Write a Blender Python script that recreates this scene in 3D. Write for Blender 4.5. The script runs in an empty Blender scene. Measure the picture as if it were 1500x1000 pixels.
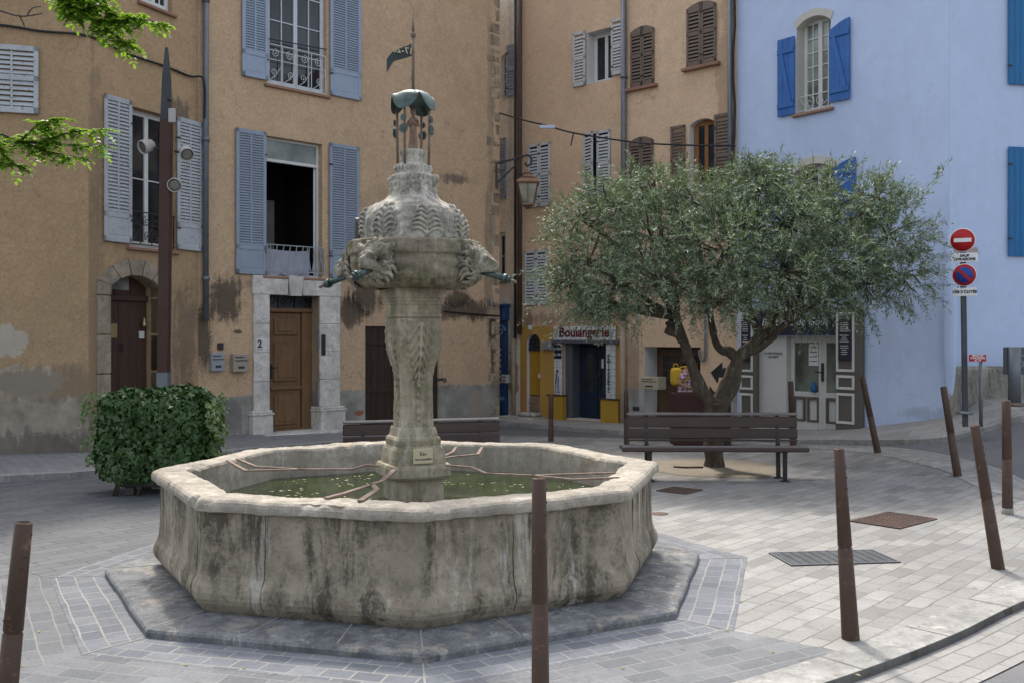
import bpy, math, random
import numpy as np
from mathutils import Vector, Matrix, noise
random.seed(7); np.random.seed(7)
PI = math.pi; R_ = math.radians
SC = bpy.context.scene; COL = SC.collection
H = 2.0; F = 1458.3; HZ = 490.0
WM = {}

# ------------------------------------------------------------------ terrain and placing
def zg(x, y):
    a = max(0.0, min(x, 8.2) - 2.5); b = max(0.0, min(y, 18.0) - 9.0)
    z = a ** 4 * b * 9.8e-5
    if y > 20: z -= 0.022 * min(y - 20, 7) * max(0.0, min(1.0, (5.5 - x) / 3.0))
    return z
def G(px, py, z=0.0):
    t = (H - z) * F / (py - HZ)
    return Vector(((px - 750) / F * t, t, z))
def GT(px, py, dz=0.0):
    z = 0.0
    for _ in range(30):
        p = G(px, py, z); z = 0.5 * z + 0.5 * (zg(p.x, p.y) + dz)
    return G(px, py, z)
def P(px, py, Y):
    return Vector(((px - 750) / F * Y, Y, H + (HZ - py) / F * Y))

class Frame:
    # vertical plane seen from the camera: u runs right along it, local +y goes into it
    def __init__(s, p0, d):
        s.d = Vector((d[0], d[1], 0)).normalized(); s.p = Vector((p0[0], p0[1], 0))
        n = Vector((-s.d.y, s.d.x, 0))
        s.M = Matrix(((s.d.x, n.x, 0, s.p.x), (s.d.y, n.y, 0, s.p.y), (0, 0, 1, 0), (0, 0, 0, 1)))
    def u(s, px):
        a = (px - 750) / F
        return (s.p.x - a * s.p.y) / (a * s.d.y - s.d.x)
    def z(s, px, py):
        Y = s.p.y + s.u(px) * s.d.y
        return H + (HZ - py) / F * Y
    def w(s, u, n=0, z=0):
        return s.M @ Vector((u, n, z))

# ------------------------------------------------------------------ mesh building
class MB:
    def __init__(s): s.v = []; s.f = []; s.m = []; s.s = []
    def add(s, vs, fs, mi=0, sm=False):
        b = len(s.v); s.v += [tuple(v) for v in vs]
        for f in fs: s.f.append([b + i for i in f]); s.m.append(mi); s.s.append(sm)
        return s
    def box(s, x0, x1, y0, y1, z0, z1, mi=0, M=None):
        vs = [Vector(p) for p in ((x0,y0,z0),(x1,y0,z0),(x1,y1,z0),(x0,y1,z0),(x0,y0,z1),(x1,y0,z1),(x1,y1,z1),(x0,y1,z1))]
        if M is not None: vs = [M @ v for v in vs]
        return s.add(vs, [(0,3,2,1),(4,5,6,7),(0,1,5,4),(1,2,6,5),(2,3,7,6),(3,0,4,7)], mi)
    def bbox(s, x0, x1, y0, y1, z0, z1, b=0.01, mi=0, M=None):
        # box whose edges are bevelled
        vs = []; 
        for (sx, sy, sz) in [(i, j, k) for i in (0,1) for j in (0,1) for k in (0,1)]:
            X = (x0, x1)[sx]; Y = (y0, y1)[sy]; Z = (z0, z1)[sz]
            bx = b if sx == 0 else -b; by = b if sy == 0 else -b; bz = b if sz == 0 else -b
            vs += [Vector((X, Y+by, Z+bz)), Vector((X+bx, Y, Z+bz)), Vector((X+bx, Y+by, Z))]
        if M is not None: vs = [M @ v for v in vs]
        def c(i, j, k, a): return (i*4 + j*2 + k)*3 + a
        fs = [(c(0,0,0,0),c(0,0,1,0),c(0,1,1,0),c(0,1,0,0)),(c(1,0,0,0),c(1,1,0,0),c(1,1,1,0),c(1,0,1,0)),
              (c(0,0,0,1),c(1,0,0,1),c(1,0,1,1),c(0,0,1,1)),(c(0,1,0,1),c(0,1,1,1),c(1,1,1,1),c(1,1,0,1)),
              (c(0,0,0,2),c(0,1,0,2),c(1,1,0,2),c(1,0,0,2)),(c(0,0,1,2),c(1,0,1,2),c(1,1,1,2),c(0,1,1,2))]
        for k in (0,1):
            for j in (0,1):
                fs.append((c(0,j,k,1),c(1,j,k,1),c(1,j,k,2),c(0,j,k,2)))
            for i in (0,1):
                fs.append((c(i,0,k,0),c(i,1,k,0),c(i,1,k,2),c(i,0,k,2)))
        for i in (0,1):
            for j in (0,1):
                fs.append((c(i,j,0,0),c(i,j,1,0),c(i,j,1,1),c(i,j,0,1)))
        for i in (0,1):
            for j in (0,1):
                for k in (0,1): fs.append((c(i,j,k,0),c(i,j,k,1),c(i,j,k,2)))
        return s.add(vs, fs, mi)
    def bar(s, a, b, w, h=None, mi=0, up=(0,0,1)):
        a = Vector(a); b = Vector(b); h = h or w; d = (b - a).normalized(); U = Vector(up)
        if abs(d.dot(U)) > .98: U = Vector((0,1,0))
        sx = d.cross(U).normalized(); sy = sx.cross(d).normalized()
        vs = [p + sx*i*w/2 + sy*j*h/2 for p in (a, b) for i, j in ((-1,-1),(1,-1),(1,1),(-1,1))]
        return s.add(vs, [(3,2,1,0),(4,5,6,7),(0,1,5,4),(1,2,6,5),(2,3,7,6),(3,0,4,7)], mi)
    def tube(s, pts, r, n=8, mi=0, caps=True, rough=0.0, sq=False):
        pts = [Vector(p) for p in pts]; rs = r if isinstance(r, (list, tuple)) else [r]*len(pts)
        b = len(s.v); prev = None
        for i, p in enumerate(pts):
            t = (pts[min(i+1, len(pts)-1)] - pts[max(i-1, 0)]).normalized()
            if prev is None:
                U = Vector((0,0,1)) if abs(t.z) < .9 else Vector((0,1,0))
                x = t.cross(U).normalized()
            else:
                x = (prev - t*prev.dot(t)).normalized()
            prev = x; y = t.cross(x)
            for k in range(n):
                a = 2*PI*k/n + (PI/4 if sq else 0)
                rr = rs[i]
                if rough: rr *= 1 + rough*noise.noise(Vector((p.x*6+math.cos(a)*1.5, p.y*6+math.sin(a)*1.5, p.z*6)))
                s.v.append(tuple(p + x*math.cos(a)*rr + y*math.sin(a)*rr))
        for i in range(len(pts)-1):
            for k in range(n):
                s.f.append([b+i*n+k, b+i*n+(k+1)%n, b+(i+1)*n+(k+1)%n, b+(i+1)*n+k]); s.m.append(mi); s.s.append(n > 5)
        if caps:
            s.f.append([b+k for k in range(n)][::-1]); s.m.append(mi); s.s.append(False)
            e = b+(len(pts)-1)*n; s.f.append([e+k for k in range(n)]); s.m.append(mi); s.s.append(False)
        return s
    def loft(s, rings, mi=0, sm=True, close=True, cap0=False, cap1=False):
        n = len(rings[0]); b = len(s.v)
        for r in rings: s.v += [tuple(p) for p in r]
        for i in range(len(rings)-1):
            for k in range(n if close else n-1):
                s.f.append([b+i*n+k, b+i*n+(k+1)%n, b+(i+1)*n+(k+1)%n, b+(i+1)*n+k]); s.m.append(mi); s.s.append(sm)
        if cap0: s.f.append([b+k for k in range(n)][::-1]); s.m.append(mi); s.s.append(False)
        if cap1: s.f.append([b+(len(rings)-1)*n+k for k in range(n)]); s.m.append(mi); s.s.append(False)
        return s
    def lathe(s, prof, c=(0,0,0), n=24, mi=0, sm=True, M=None):
        rings = []
        for r, z in prof:
            q = [Vector((c[0]+r*math.cos(2*PI*k/n), c[1]+r*math.sin(2*PI*k/n), c[2]+z)) for k in range(n)]
            if M is not None: q = [M @ v for v in q]
            rings.append(q)
        return s.loft(rings, mi, sm, True, prof[0][0] > 1e-4, prof[-1][0] > 1e-4)
    def prism(s, poly, y0, y1, mi=0, M=None):
        # poly in (x, z), extruded along y
        n = len(poly)
        vs = [Vector((p[0], y0, p[1])) for p in poly] + [Vector((p[0], y1, p[1])) for p in poly]
        if M is not None: vs = [M @ v for v in vs]
        fs = [list(range(n)), list(range(2*n-1, n-1, -1))] + [(k, n+k, n+(k+1)%n, (k+1)%n) for k in range(n)]
        return s.add(vs, fs, mi)
    def build(s, name, mats, parent=None, M=None):
        me = bpy.data.meshes.new(name); me.from_pydata(s.v, [], s.f)
        if not isinstance(mats, (list, tuple)): mats = [mats]
        for m in mats: me.materials.append(m)
        me.polygons.foreach_set('material_index', s.m)
        me.polygons.foreach_set('use_smooth', s.s)
        me.validate(); me.update()
        return link(bpy.data.objects.new(name, me), parent, M)
def link(o, parent=None, M=None):
    COL.objects.link(o)
    if M is None: M = WM[parent] if parent else Matrix.Identity(4)
    WM[o] = M.copy()
    if parent: o.parent = parent; o.matrix_basis = WM[parent].inverted() @ M
    else: o.matrix_basis = M
    return o
def tag(o, label=None, cat=None, group=None, kind=None):
    if label: o['label'] = label
    if cat: o['category'] = cat
    if group: o['group'] = group
    if kind: o['kind'] = kind
    return o
def empty(name, M, label, cat, group=None):
    if not isinstance(M, Matrix): M = Matrix.Translation(M)
    o = bpy.data.objects.new(name, None); link(o, None, M)
    return tag(o, label, cat, group)
def copy_tree(o, M, parent=None):
    c = o.copy(); COL.objects.link(c)
    if parent: c.parent = parent
    else: c.matrix_basis = M
    for ch in list(o.children): copy_tree(ch, None, c)
    WM[c] = M
    return c
def text(body, size, M, mat, parent, name='lettering', bold=0.0, shear=0.0, ext=0.002, sx=1.0, al='CENTER'):
    cu = bpy.data.curves.new(name, 'FONT'); cu.body = body; cu.size = size; cu.extrude = ext
    cu.align_x = al; cu.align_y = 'CENTER'; cu.offset = bold; cu.shear = shear; cu.resolution_u = 3
    cu.materials.append(mat)
    tmp = bpy.data.objects.new(name, cu); me = bpy.data.meshes.new_from_object(tmp); bpy.data.objects.remove(tmp)
    o = bpy.data.objects.new(name, me)
    return link(o, parent, M @ Matrix.Rotation(PI/2, 4, 'X') @ Matrix.Diagonal((sx, 1, 1, 1)))
def T(x, y, z): return Matrix.Translation((x, y, z))
def RX(a): return Matrix.Rotation(a, 4, 'X')
def RY(a): return Matrix.Rotation(a, 4, 'Y')
def RZ(a): return Matrix.Rotation(a, 4, 'Z')

# ------------------------------------------------------------------ materials
class NT:
    def __init__(s, name):
        s.mat = bpy.data.materials.new(name); s.mat.use_nodes = True
        s.t = s.mat.node_tree; s.n = s.t.nodes; s.bsdf = s.n['Principled BSDF']; s.out = s.n['Material Output']
        s.bsdf.inputs['Specular IOR Level'].default_value = .3
    def node(s, typ, props={}, **ins):
        nd = s.n.new(typ)
        for k, v in props.items(): setattr(nd, k, v)
        for k, v in ins.items():
            s.set(nd, k.replace('_', ' ') if not k.startswith('i') or not k[1:].isdigit() else int(k[1:]), v)
        return nd
    def set(s, nd, k, v):
        sock = nd.inputs[k]
        if isinstance(v, bpy.types.NodeSocket): s.t.links.new(v, sock)
        elif isinstance(v, (tuple, list)) and sock.type == 'RGBA': sock.default_value = (*v[:3], 1)
        else: sock.default_value = v
    def co(s, which='Object'): return s.node('ShaderNodeTexCoord').outputs[which]
    def map(s, v, scale=(1,1,1), rot=(0,0,0), loc=(0,0,0)):
        return s.node('ShaderNodeMapping', {}, Vector=v, Scale=scale, Rotation=rot, Location=loc).outputs[0]
    def noise(s, v, scale, detail=4, rough=.6, dist=0.0):
        return s.node('ShaderNodeTexNoise', {}, Vector=v, Scale=scale, Detail=detail, Roughness=rough, Distortion=dist).outputs['Fac']
    def math(s, op, a, b=0.0, c=False):
        nd = s.node('ShaderNodeMath', {'operation': op, 'use_clamp': c}); s.set(nd, 0, a); s.set(nd, 1, b); return nd.outputs[0]
    def mr(s, v, a, b, c=0.0, d=1.0, smooth=False):
        nd = s.node('ShaderNodeMapRange', {'clamp': True})
        if smooth: nd.interpolation_type = 'SMOOTHSTEP'
        for k, x in zip(('Value','From Min','From Max','To Min','To Max'), (v, a, b, c, d)): s.set(nd, k, x)
        return nd.outputs[0]
    def mix(s, f, a, b, mode='MIX'):
        nd = s.node('ShaderNodeMix', {'data_type': 'RGBA', 'blend_type': mode})
        s.set(nd, 0, f); s.set(nd, 6, a); s.set(nd, 7, b); return nd.outputs[2]
    def sep(s, v):
        nd = s.node('ShaderNodeSeparateXYZ', {}, Vector=v); return nd.outputs[0], nd.outputs[1], nd.outputs[2]
    def comb(s, x, y, z):
        nd = s.node('ShaderNodeCombineXYZ'); s.set(nd, 0, x); s.set(nd, 1, y); s.set(nd, 2, z); return nd.outputs[0]
    def bump(s, h, strength=.3, dist=.01, prev=None):
        nd = s.node('ShaderNodeBump', {}, Height=h, Strength=strength, Distance=dist)
        if prev is not None: s.set(nd, 'Normal', prev)
        return nd.outputs[0]
    def fin(s, col=None, rough=None, nrm=None, metal=None, spec=None):
        for k, v in (('Base Color', col), ('Roughness', rough), ('Normal', nrm), ('Metallic', metal), ('Specular IOR Level', spec)):
            if v is not None: s.set(s.bsdf, k, v)
        return s.mat
def sc(c, k): return tuple(min(1, x*k) for x in c)
def simple(name, col, rough=.75, var=.18, vs=3.0, bump=.25, bs=60, bd=.004, metal=0.0, col2=None, spec=.3, stretch=(1,1,1), wear=None, ws=5.0):
    t = NT(name); c = t.map(t.co(), stretch)
    a = t.noise(c, vs, 5, .6); b = t.noise(c, vs*7, 4, .65)
    f = t.mr(t.math('ADD', t.math('MULTIPLY', a, .65), t.math('MULTIPLY', b, .35)), .32, .68)
    colr = t.mix(f, sc(col, 1-var), col2 or sc(col, 1+var))
    if wear: colr = t.mix(t.mr(t.noise(c, ws*3, 6, .7), .58, .66), colr, wear)
    n = t.bump(t.noise(c, bs, 4, .6), bump, bd)
    return t.fin(colr, t.mr(b, .3, .7, rough-.08, min(1, rough+.08)), n, metal, spec)

def wall_mat(name, col, bandz=None, band=(.26,.24,.21), stains=(), style='trowel', var=.12, quoin=None, patches=()):
    t = NT(name); c = t.co(); x, y, z = t.sep(c)
    big = t.noise(c, .55, 5, .65); mid = t.noise(c, 3.0, 5, .7); fine = t.noise(c, 38, 3, .7)
    f = t.mr(t.math('ADD', t.math('MULTIPLY', big, .6), t.math('MULTIPLY', mid, .4)), .36, .64)
    colr = t.mix(f, sc(col, 1-var), sc(col, 1+var))
    pt = t.noise(c, 1.3, 6, .75, .8)
    colr = t.mix(t.mr(pt, .52, .60, 0, .28 if style != 'smooth' else .14), colr, sc(col, 1.25))
    pt2 = t.noise(t.map(c, (1,1,1), (0,0,0), (5,9,2)), 1.9, 7, .75, .5)
    colr = t.mix(t.mr(pt2, .54, .66, 0, .40 if style != 'smooth' else .22), colr, sc(col, .66 if style != 'smooth' else .78))
    if True:
        vo = t.node('ShaderNodeTexVoronoi', {'feature': 'DISTANCE_TO_EDGE'}, Vector=t.node('ShaderNodeVectorMath', {'operation': 'ADD'}, i0=c, i1=t.node('ShaderNodeTexNoise', {}, Vector=c, Scale=2.2, Detail=5.0).outputs['Color']).outputs[0], Scale=.55)
        ck = t.math('MULTIPLY', t.mr(vo.outputs['Distance'], .0, .010, 1, 0), t.mr(big, .50, .56))
        colr = t.mix(t.math('MULTIPLY', ck, .55 if style != 'smooth' else .15), colr, sc(col, .3))
    # rain streaks and bleached areas
    st = t.noise(t.map(c, (2.4, 2.4, .35)), 1.6, 4, .6)
    colr = t.mix(t.mr(st, .55, .75, 0, .35), colr, tuple(a*.72+b*.1 for a, b in zip(col, (.5,.5,.5))))
    if style == 'trowel':
        sw = t.noise(t.map(c, (1, 1, 1.9)), 9, 3, .55, 2.2)
        colr = t.mix(t.mr(sw, .38, .62, .0, .50), colr, sc(col, .66))
        colr = t.mix(t.mr(fine, .42, .62, 0, .25), colr, sc(col, .62))
    elif style == 'rough':
        sw = t.noise(c, 20, 6, .75, .6)
        colr = t.mix(t.mr(sw, .42, .60, .0, .50), colr, sc(col, .58))
        sw2 = t.noise(c, 7, 5, .7, 1.5)
        colr = t.mix(t.mr(sw2, .5, .64, .0, .35), colr, sc(col, 1.22))
    else:
        sw = t.noise(c, 5, 6, .6, .4)
    bh = sw
    if bandz is not None:
        e = t.math('ADD', z, t.math('MULTIPLY', t.math('SUBTRACT', mid, .5), .35))
        e = t.math('ADD', e, t.math('MULTIPLY', t.math('SUBTRACT', t.noise(c, 14, 8, .8), .5), .22))
        bm = t.mr(e, bandz-.012, bandz+.018, 1, 0)
        bcol = t.mix(t.mr(t.noise(c, 2.2, 6, .7), .35, .65), sc(band, .7), sc(band, 1.3))
        colr = t.mix(bm, colr, bcol)
    for (pu, pz, ru, rz, pc, k) in patches:    # fallen plaster
        dx = t.math('DIVIDE', t.math('SUBTRACT', x, pu), ru); dz = t.math('DIVIDE', t.math('SUBTRACT', z, pz), rz)
        d = t.math('SQRT', t.math('ADD', t.math('MULTIPLY', dx, dx), t.math('MULTIPLY', dz, dz)))
        d = t.math('ADD', d, t.math('MULTIPLY', t.math('SUBTRACT', t.noise(c, 4.0, 6, .7), .5), 2.4))
        colr = t.mix(t.mr(d, .92, 1.0, k, 0), colr, t.mix(mid, sc(pc, .75), sc(pc, 1.25)))
    for (pu, pz, ru, rz, pc, k) in stains:
        dx = t.math('DIVIDE', t.math('SUBTRACT', x, pu), ru); dz = t.math('DIVIDE', t.math('SUBTRACT', z, pz), rz)
        d = t.math('SQRT', t.math('ADD', t.math('MULTIPLY', dx, dx), t.math('MULTIPLY', dz, dz)))
        d = t.math('ADD', d, t.math('MULTIPLY', t.math('SUBTRACT', t.noise(c, 2.6, 7, .75, .5), .5), 1.9))
        d2 = t.math('ADD', t.math('ADD', d, t.math('MULTIPLY', t.math('SUBTRACT', t.noise(c, 30, 8, .8), .5), 1.5)), t.math('MULTIPLY', t.math('SUBTRACT', t.noise(t.map(c, (9,9,.7)), 1.0, 5, .6), .5), 1.6))
        colr = t.mix(t.mr(d2, .60, 1.0, k, 0), colr, pc)
    n = t.bump(bh, .55 if style != 'smooth' else .15, .012 if style != 'smooth' else .006)
    n = t.bump(fine, .35 if style != 'smooth' else .12, .006, n)
    return t.fin(colr, .92, n, None, .15)

def stone_mat(name, col, dark=(.05,.048,.04), moss=(.05,.055,.02), streak=.5, top=.7, scale=1.0, mossk=.3, pale=(.50,.47,.41)):
    t = NT(name); c = t.co(); x, y, z = t.sep(c)
    a = t.noise(c, 1.6*scale, 7, .7); b = t.noise(c, 9*scale, 6, .7); fine = t.noise(c, 70*scale, 4, .7)
    colr = t.mix(t.mr(a, .35, .65), sc(col, .72), sc(col, 1.2))
    colr = t.mix(t.mr(b, .48, .62, 0, .6), colr, sc(col, .55))
    pit = t.noise(c, 26*scale, 5, .8)
    colr = t.mix(t.mr(pit, .60, .66, 0, .7), colr, sc(col, .30))
    gr = t.math('MULTIPLY', t.math('SUBTRACT', t.noise(c, 34*scale, 8, .8), .5), .28)
    s1 = t.math('ADD', t.noise(t.map(c, (4.5, 4.5, .8)), 1.0*scale, 12, .72, .5), gr)
    s2 = t.noise(t.map(c, (1.2, 1.2, .8)), 1.0*scale, 5, .7)
    m = t.math('MULTIPLY', t.mr(s1, .44, .55), t.mr(t.math('ADD', s2, gr), .40, .52))
    colr = t.mix(t.math('MULTIPLY', m, streak), colr, dark)
    s3 = t.math('ADD', t.noise(t.map(c, (6, 6, .8), (0,0,0), (7,3,1)), 1.0*scale, 12, .72), gr)
    colr = t.mix(t.mr(s3, .57, .64, 0, .6), colr, pale)
    ms = t.noise(c, 3.1*scale, 10, .78)
    colr = t.mix(t.mr(ms, .53, .61, 0, mossk), colr, moss)
    colr = t.mix(t.mr(fine, .58, .68, 0, .45), colr, sc(dark, 1.5))
    ru = t.noise(t.map(c, (1,1,1), (0,0,0), (3,3,7)), 2.4*scale, 6, .8, .4); colr = t.mix(t.mr(ru, .60, .68, 0, .35), colr, (col[0]*.85, col[1]*.55, col[2]*.35))
    n = t.bump(b, .45, .014); n = t.bump(pit, .5, .010, n); n = t.bump(fine, .5, .005, n)
    return t.fin(colr, .88, n, None, .2)
SUN, SKY, EXPO = 1.25, 0.15, 1.35
# ------------------------------------------------------------------ paving materials
def paving(name, ca, cb, mortar, bw, rh, rot, msize=.006, uv=False, blend=None, cool=(.23,.25,.28), var=.5, gap=.5, bump=.5):
    t = NT(name); c0 = t.co('UV' if uv else 'Object')
    w = t.node('ShaderNodeTexNoise', {}, Vector=c0, Scale=.9, Detail=2.0).outputs['Color']
    wob = t.node('ShaderNodeVectorMath', {'operation': 'MULTIPLY_ADD'}); t.set(wob, 0, w); t.set(wob, 1, (.09,.09,0)); t.set(wob, 2, c0)
    c = t.map(wob.outputs[0], (1,1,1), (0,0,rot))
    br = t.node('ShaderNodeTexBrick', {'offset': .5, 'squash': 1.0}, Vector=c, Color1=(0,0,0), Color2=(1,1,1), Mortar=(.5,.5,.5))
    for k, v in (('Scale', 1.0), ('Mortar Size', msize), ('Mortar Smooth', .25), ('Brick Width', bw), ('Row Height', rh), ('Bias', 0.0)): t.set(br, k, v)
    co = t.co('Object')
    big = t.noise(co, .35, 5, .65); mid = t.noise(co, 2.2, 6, .7); fine = t.noise(co, 45, 5, .7)
    colr = t.mix(br.outputs['Color'], ca, cb)
    if not uv: colr = t.mix(t.mr(br.outputs['Color'], .84, .86, 0, .45), colr, (.22,.23,.25)); colr = t.mix(t.mr(br.outputs['Color'], .10, .08, 0, .5), colr, sc(ca, .75))
    colr = t.mix(t.mr(mid, .35, .65, 0, var), colr, sc(ca, .75))
    colr = t.mix(t.mr(fine, .4, .7, 0, .25), colr, sc(ca, .55))
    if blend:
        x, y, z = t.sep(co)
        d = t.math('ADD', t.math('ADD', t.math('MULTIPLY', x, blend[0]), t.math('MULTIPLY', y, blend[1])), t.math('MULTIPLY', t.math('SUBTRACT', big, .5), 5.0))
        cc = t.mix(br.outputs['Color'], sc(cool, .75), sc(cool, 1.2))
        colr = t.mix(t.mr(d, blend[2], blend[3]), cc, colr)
    colr = t.mix(t.mr(big, .42, .62, 0, .45), colr, sc(ca, .62))
    sp = t.noise(co, 5.5, 7, .8, .6); colr = t.mix(t.mr(sp, .56, .66, 0, .45), colr, sc(ca, .5))
    gm = t.noise(co, 17, 2, .5); colr = t.mix(t.mr(gm, .70, .72, 0, .6), colr, sc(ca, .35))
    # worn filling: joints open up only here and there
    if blend: mortar = t.mix(t.mr(d, blend[2], blend[3]), (.035,.035,.035), mortar)
    jm = t.math('MULTIPLY', br.outputs['Fac'], t.mr(t.noise(co, 1.7, 5, .7), .35, .6, gap, 1.0))
    colr = t.mix(jm, colr, mortar)
    hb = t.math('SUBTRACT', t.math('MULTIPLY', fine, .25), jm)
    n = t.bump(hb, bump, .008)
    return t.fin(colr, t.mr(fine, .3, .7, .62, .85), n, None, .3)

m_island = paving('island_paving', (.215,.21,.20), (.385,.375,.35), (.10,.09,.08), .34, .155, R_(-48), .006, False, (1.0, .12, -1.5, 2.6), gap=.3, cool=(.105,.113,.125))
m_ring = paving('sett_ring', (.11,.123,.145), (.195,.208,.228), (.27,.26,.235), .20, .136, 0, .007, True, None, gap=.35)
m_ring2 = paving('sett_rows', (.115,.124,.135), (.20,.207,.217), (.21,.205,.19), .28, .14, 0, .006, True, None, gap=.3)
m_band = paving('edge_setts', (.26,.255,.24), (.35,.34,.32), (.12,.11,.10), .36, .14, 0, .007, True)
m_pave = paving('street_setts', (.25,.255,.265), (.34,.34,.34), (.10,.095,.09), .22, .12, R_(10), .010, False, gap=.35)
def asphalt():
    t = NT('asphalt'); c = t.co()
    b = t.noise(c, .5, 5, .7); f = t.noise(c, 120, 2, .8); m = t.noise(c, 3, 6, .7)
    col = t.mix(t.mr(b, .35, .65), (.085,.088,.095), (.13,.13,.135))
    col = t.mix(t.mr(f, .45, .7, 0, .6), col, (.24,.235,.23)); col = t.mix(t.mr(m, .5, .7, 0, .4), col, (.07,.07,.075))
    return t.fin(col, .85, t.bump(f, .6, .006), None, .3)
m_asphalt = asphalt()
m_kerb = stone_mat('kerb_stone', (.30,.295,.28), streak=.0, mossk=.08)
m_plinth = stone_mat('blue_stone', (.19,.195,.20), (.05,.055,.06), (.30,.275,.23), .5, mossk=.85, pale=(.40,.39,.37), scale=1.3)
m_sand = simple('sandy_soil', (.25,.215,.165), .95, .25, 2, .6, 60, .01)

# ------------------------------------------------------------------ ground
def sheet(name, xs, ys, zf, mat):
    mb = MB(); vs = [(x, y, zf(x, y)) for y in ys for x in xs]; n = len(xs)
    fs = [(j*n+i, j*n+i+1, (j+1)*n+i+1, (j+1)*n+i) for j in range(len(ys)-1) for i in range(n-1)]
    mb.add(vs, fs, 0, True); return mb.build(name, mat)
xs = [-300,-120,-60,-30] + [-16+.5*i for i in range(65)] + [20,30,60,120,300]
ys = [-200,-80,-30,-12] + [-6+.5*i for i in range(75)] + [36,50,90,200,400]
tag(sheet('road', xs, ys, lambda x, y: zg(x, y) - .058, m_asphalt), kind='structure')

def catmull(pts, n=10, closed=False):
    out = []; N = len(pts)
    rng = range(N if closed else N-1)
    for i in rng:
        g = lambda k: Vector(pts[k % N]) if closed else Vector(pts[max(0, min(N-1, k))])
        a, b, c, d = g(i-1), g(i), g(i+1), g(i+2)
        for k in range(n):
            t = k/n
            out.append(.5*((2*b) + (c-a)*t + (2*a-5*b+4*c-d)*t*t + (3*b-a-3*c+d)*t**3))
    if not closed: out.append(Vector(pts[-1]))
    return out
E = [GT(1100,646), GT(1270,657), GT(1400,682), GT(1500,721), (7.0,10.2,0), (5.6,8.95,0), G(1500,880), G(1400,928), G(1250,986), (1.05,5.22,0), (.1,4.7,0), (-1,4.05,0), (-2.2,3.4,0)]
edge = [Vector((p[0], p[1], 0)) for p in catmull([Vector((p[0], p[1], 0)) for p in E], 12)]
rest = [(-5,2,0), (-9,1,0), (-14,3,0), (-15,12,0)] + [(-11,13.1,0)] + [tuple(G(0,706)), tuple(G(130,699)), (-5.6,14.7,0), (-4.6,17.0,0), (-3.0,18.7,0), (-1.2,20.0,0), tuple(G(740,638)), tuple(G(900,641))]
bound = edge + [Vector((p[0], p[1], 0)) for p in rest]
def island():
    c = Vector((-.5, 11, 0)); mb = MB(); n = len(bound); K = 40
    vs = []
    for p in bound:
        for k in range(K+1):
            q = c.lerp(p, k/K); vs.append((q.x, q.y, zg(q.x, q.y)))
        vs.append((p.x, p.y, zg(p.x, p.y) - .2))
    W = K+2; fs = []
    for i in range(n):
        j = (i+1) % n
        for k in range(W-1): fs.append((i*W+k, i*W+k+1, j*W+k+1, j*W+k))
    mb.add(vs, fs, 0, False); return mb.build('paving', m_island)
tag(island(), kind='structure')

def uvstrip(name, inner, outer, z, mat, skirt=0.0, along=None):
    # a strip between two polylines with uv = (length along, width across)
    n = len(inner); vs = []; uv = []; L = 0
    for i in range(n):
        if i: L += ((inner[i]-inner[i-1]).length + (outer[i]-outer[i-1]).length)/2
        a, b = inner[i], outer[i]; w = (b-a).length
        vs += [(a.x, a.y, zg(a.x, a.y)+z), (b.x, b.y, zg(b.x, b.y)+z)]; uv += [(L, 0), (L, w)]
        if skirt: vs.append((b.x, b.y, zg(b.x, b.y)+z-skirt)); uv.append((L, w+skirt))
    k = 3 if skirt else 2; fs = []
    for i in range(n-1):
        for q in range(k-1): fs.append((i*k+q, i*k+q+1, (i+1)*k+q+1, (i+1)*k+q))
    me = bpy.data.meshes.new(name); me.from_pydata(vs, [], fs); me.materials.append(mat)
    lay = me.uv_layers.new(name='UVMap')
    for lp in me.loops: lay.data[lp.index].uv = uv[lp.vertex_index]
    me.update(); return link(bpy.data.objects.new(name, me))
def offs(pl, d):
    out = []
    for i, p in enumerate(pl):
        t = (pl[min(i+1, len(pl)-1)] - pl[max(i-1, 0)]).normalized()
        out.append(p + Vector((t.y, -t.x, 0))*d)
    return out
ne = edge
o_ = tag(uvstrip('kerb', offs(ne, .30), ne, .006, m_kerb, .1), kind='structure')
tag(uvstrip('gutter', offs(ne, -.004), offs(ne, -.46), -.050, m_band), kind='structure')
# kerb joints as a slightly sunk line of mortar would be lost at this size; cut stones into the kerb instead
kb = MB(); L = 0
oi = offs(ne, .30)
for i in range(1, len(ne)):
    L += (ne[i]-ne[i-1]).length
    if L > .95:
        L = 0; a = oi[i]; b = ne[i]; z = zg(b.x, b.y)+.008
        kb.bar((a.x, a.y, z), (b.x, b.y, z), .007, .003)
kb.build('kerb_joint', simple('joint_dark', (.20,.19,.17)), o_)

# raised footways
def footway(name, inner, outer, h, mat, kmat, kw=.18):
    n = len(inner); mb = MB(); vs = []
    for a, b in zip(inner, outer):
        hh = h if not callable(h) else h(a)
        hb = h if not callable(h) else h(b)
        d = (a-b).normalized()*kw; c = b + d
        vs += [(a.x, a.y, zg(a.x,a.y)+hh), (c.x, c.y, zg(c.x,c.y)+hb), (c.x, c.y, zg(c.x,c.y)+hb+.004), (b.x, b.y, zg(b.x,b.y)+hb), (b.x, b.y, zg(b.x,b.y)-.15)]
    for i in range(n-1):
        for q in (0,2,3): mb.add([], [])
    mb.v = vs
    for i in range(n-1):
        for q, mi in ((0,0),(2,1),(3,1)):
            mb.f.append([i*5+q, i*5+q+1, (i+1)*5+q+1, (i+1)*5+q]); mb.m.append(mi); mb.s.append(False)
    return tag(mb.build(name, [mat, kmat]), kind='structure')
def V(*a): return Vector((a[0], a[1], 0))
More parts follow.
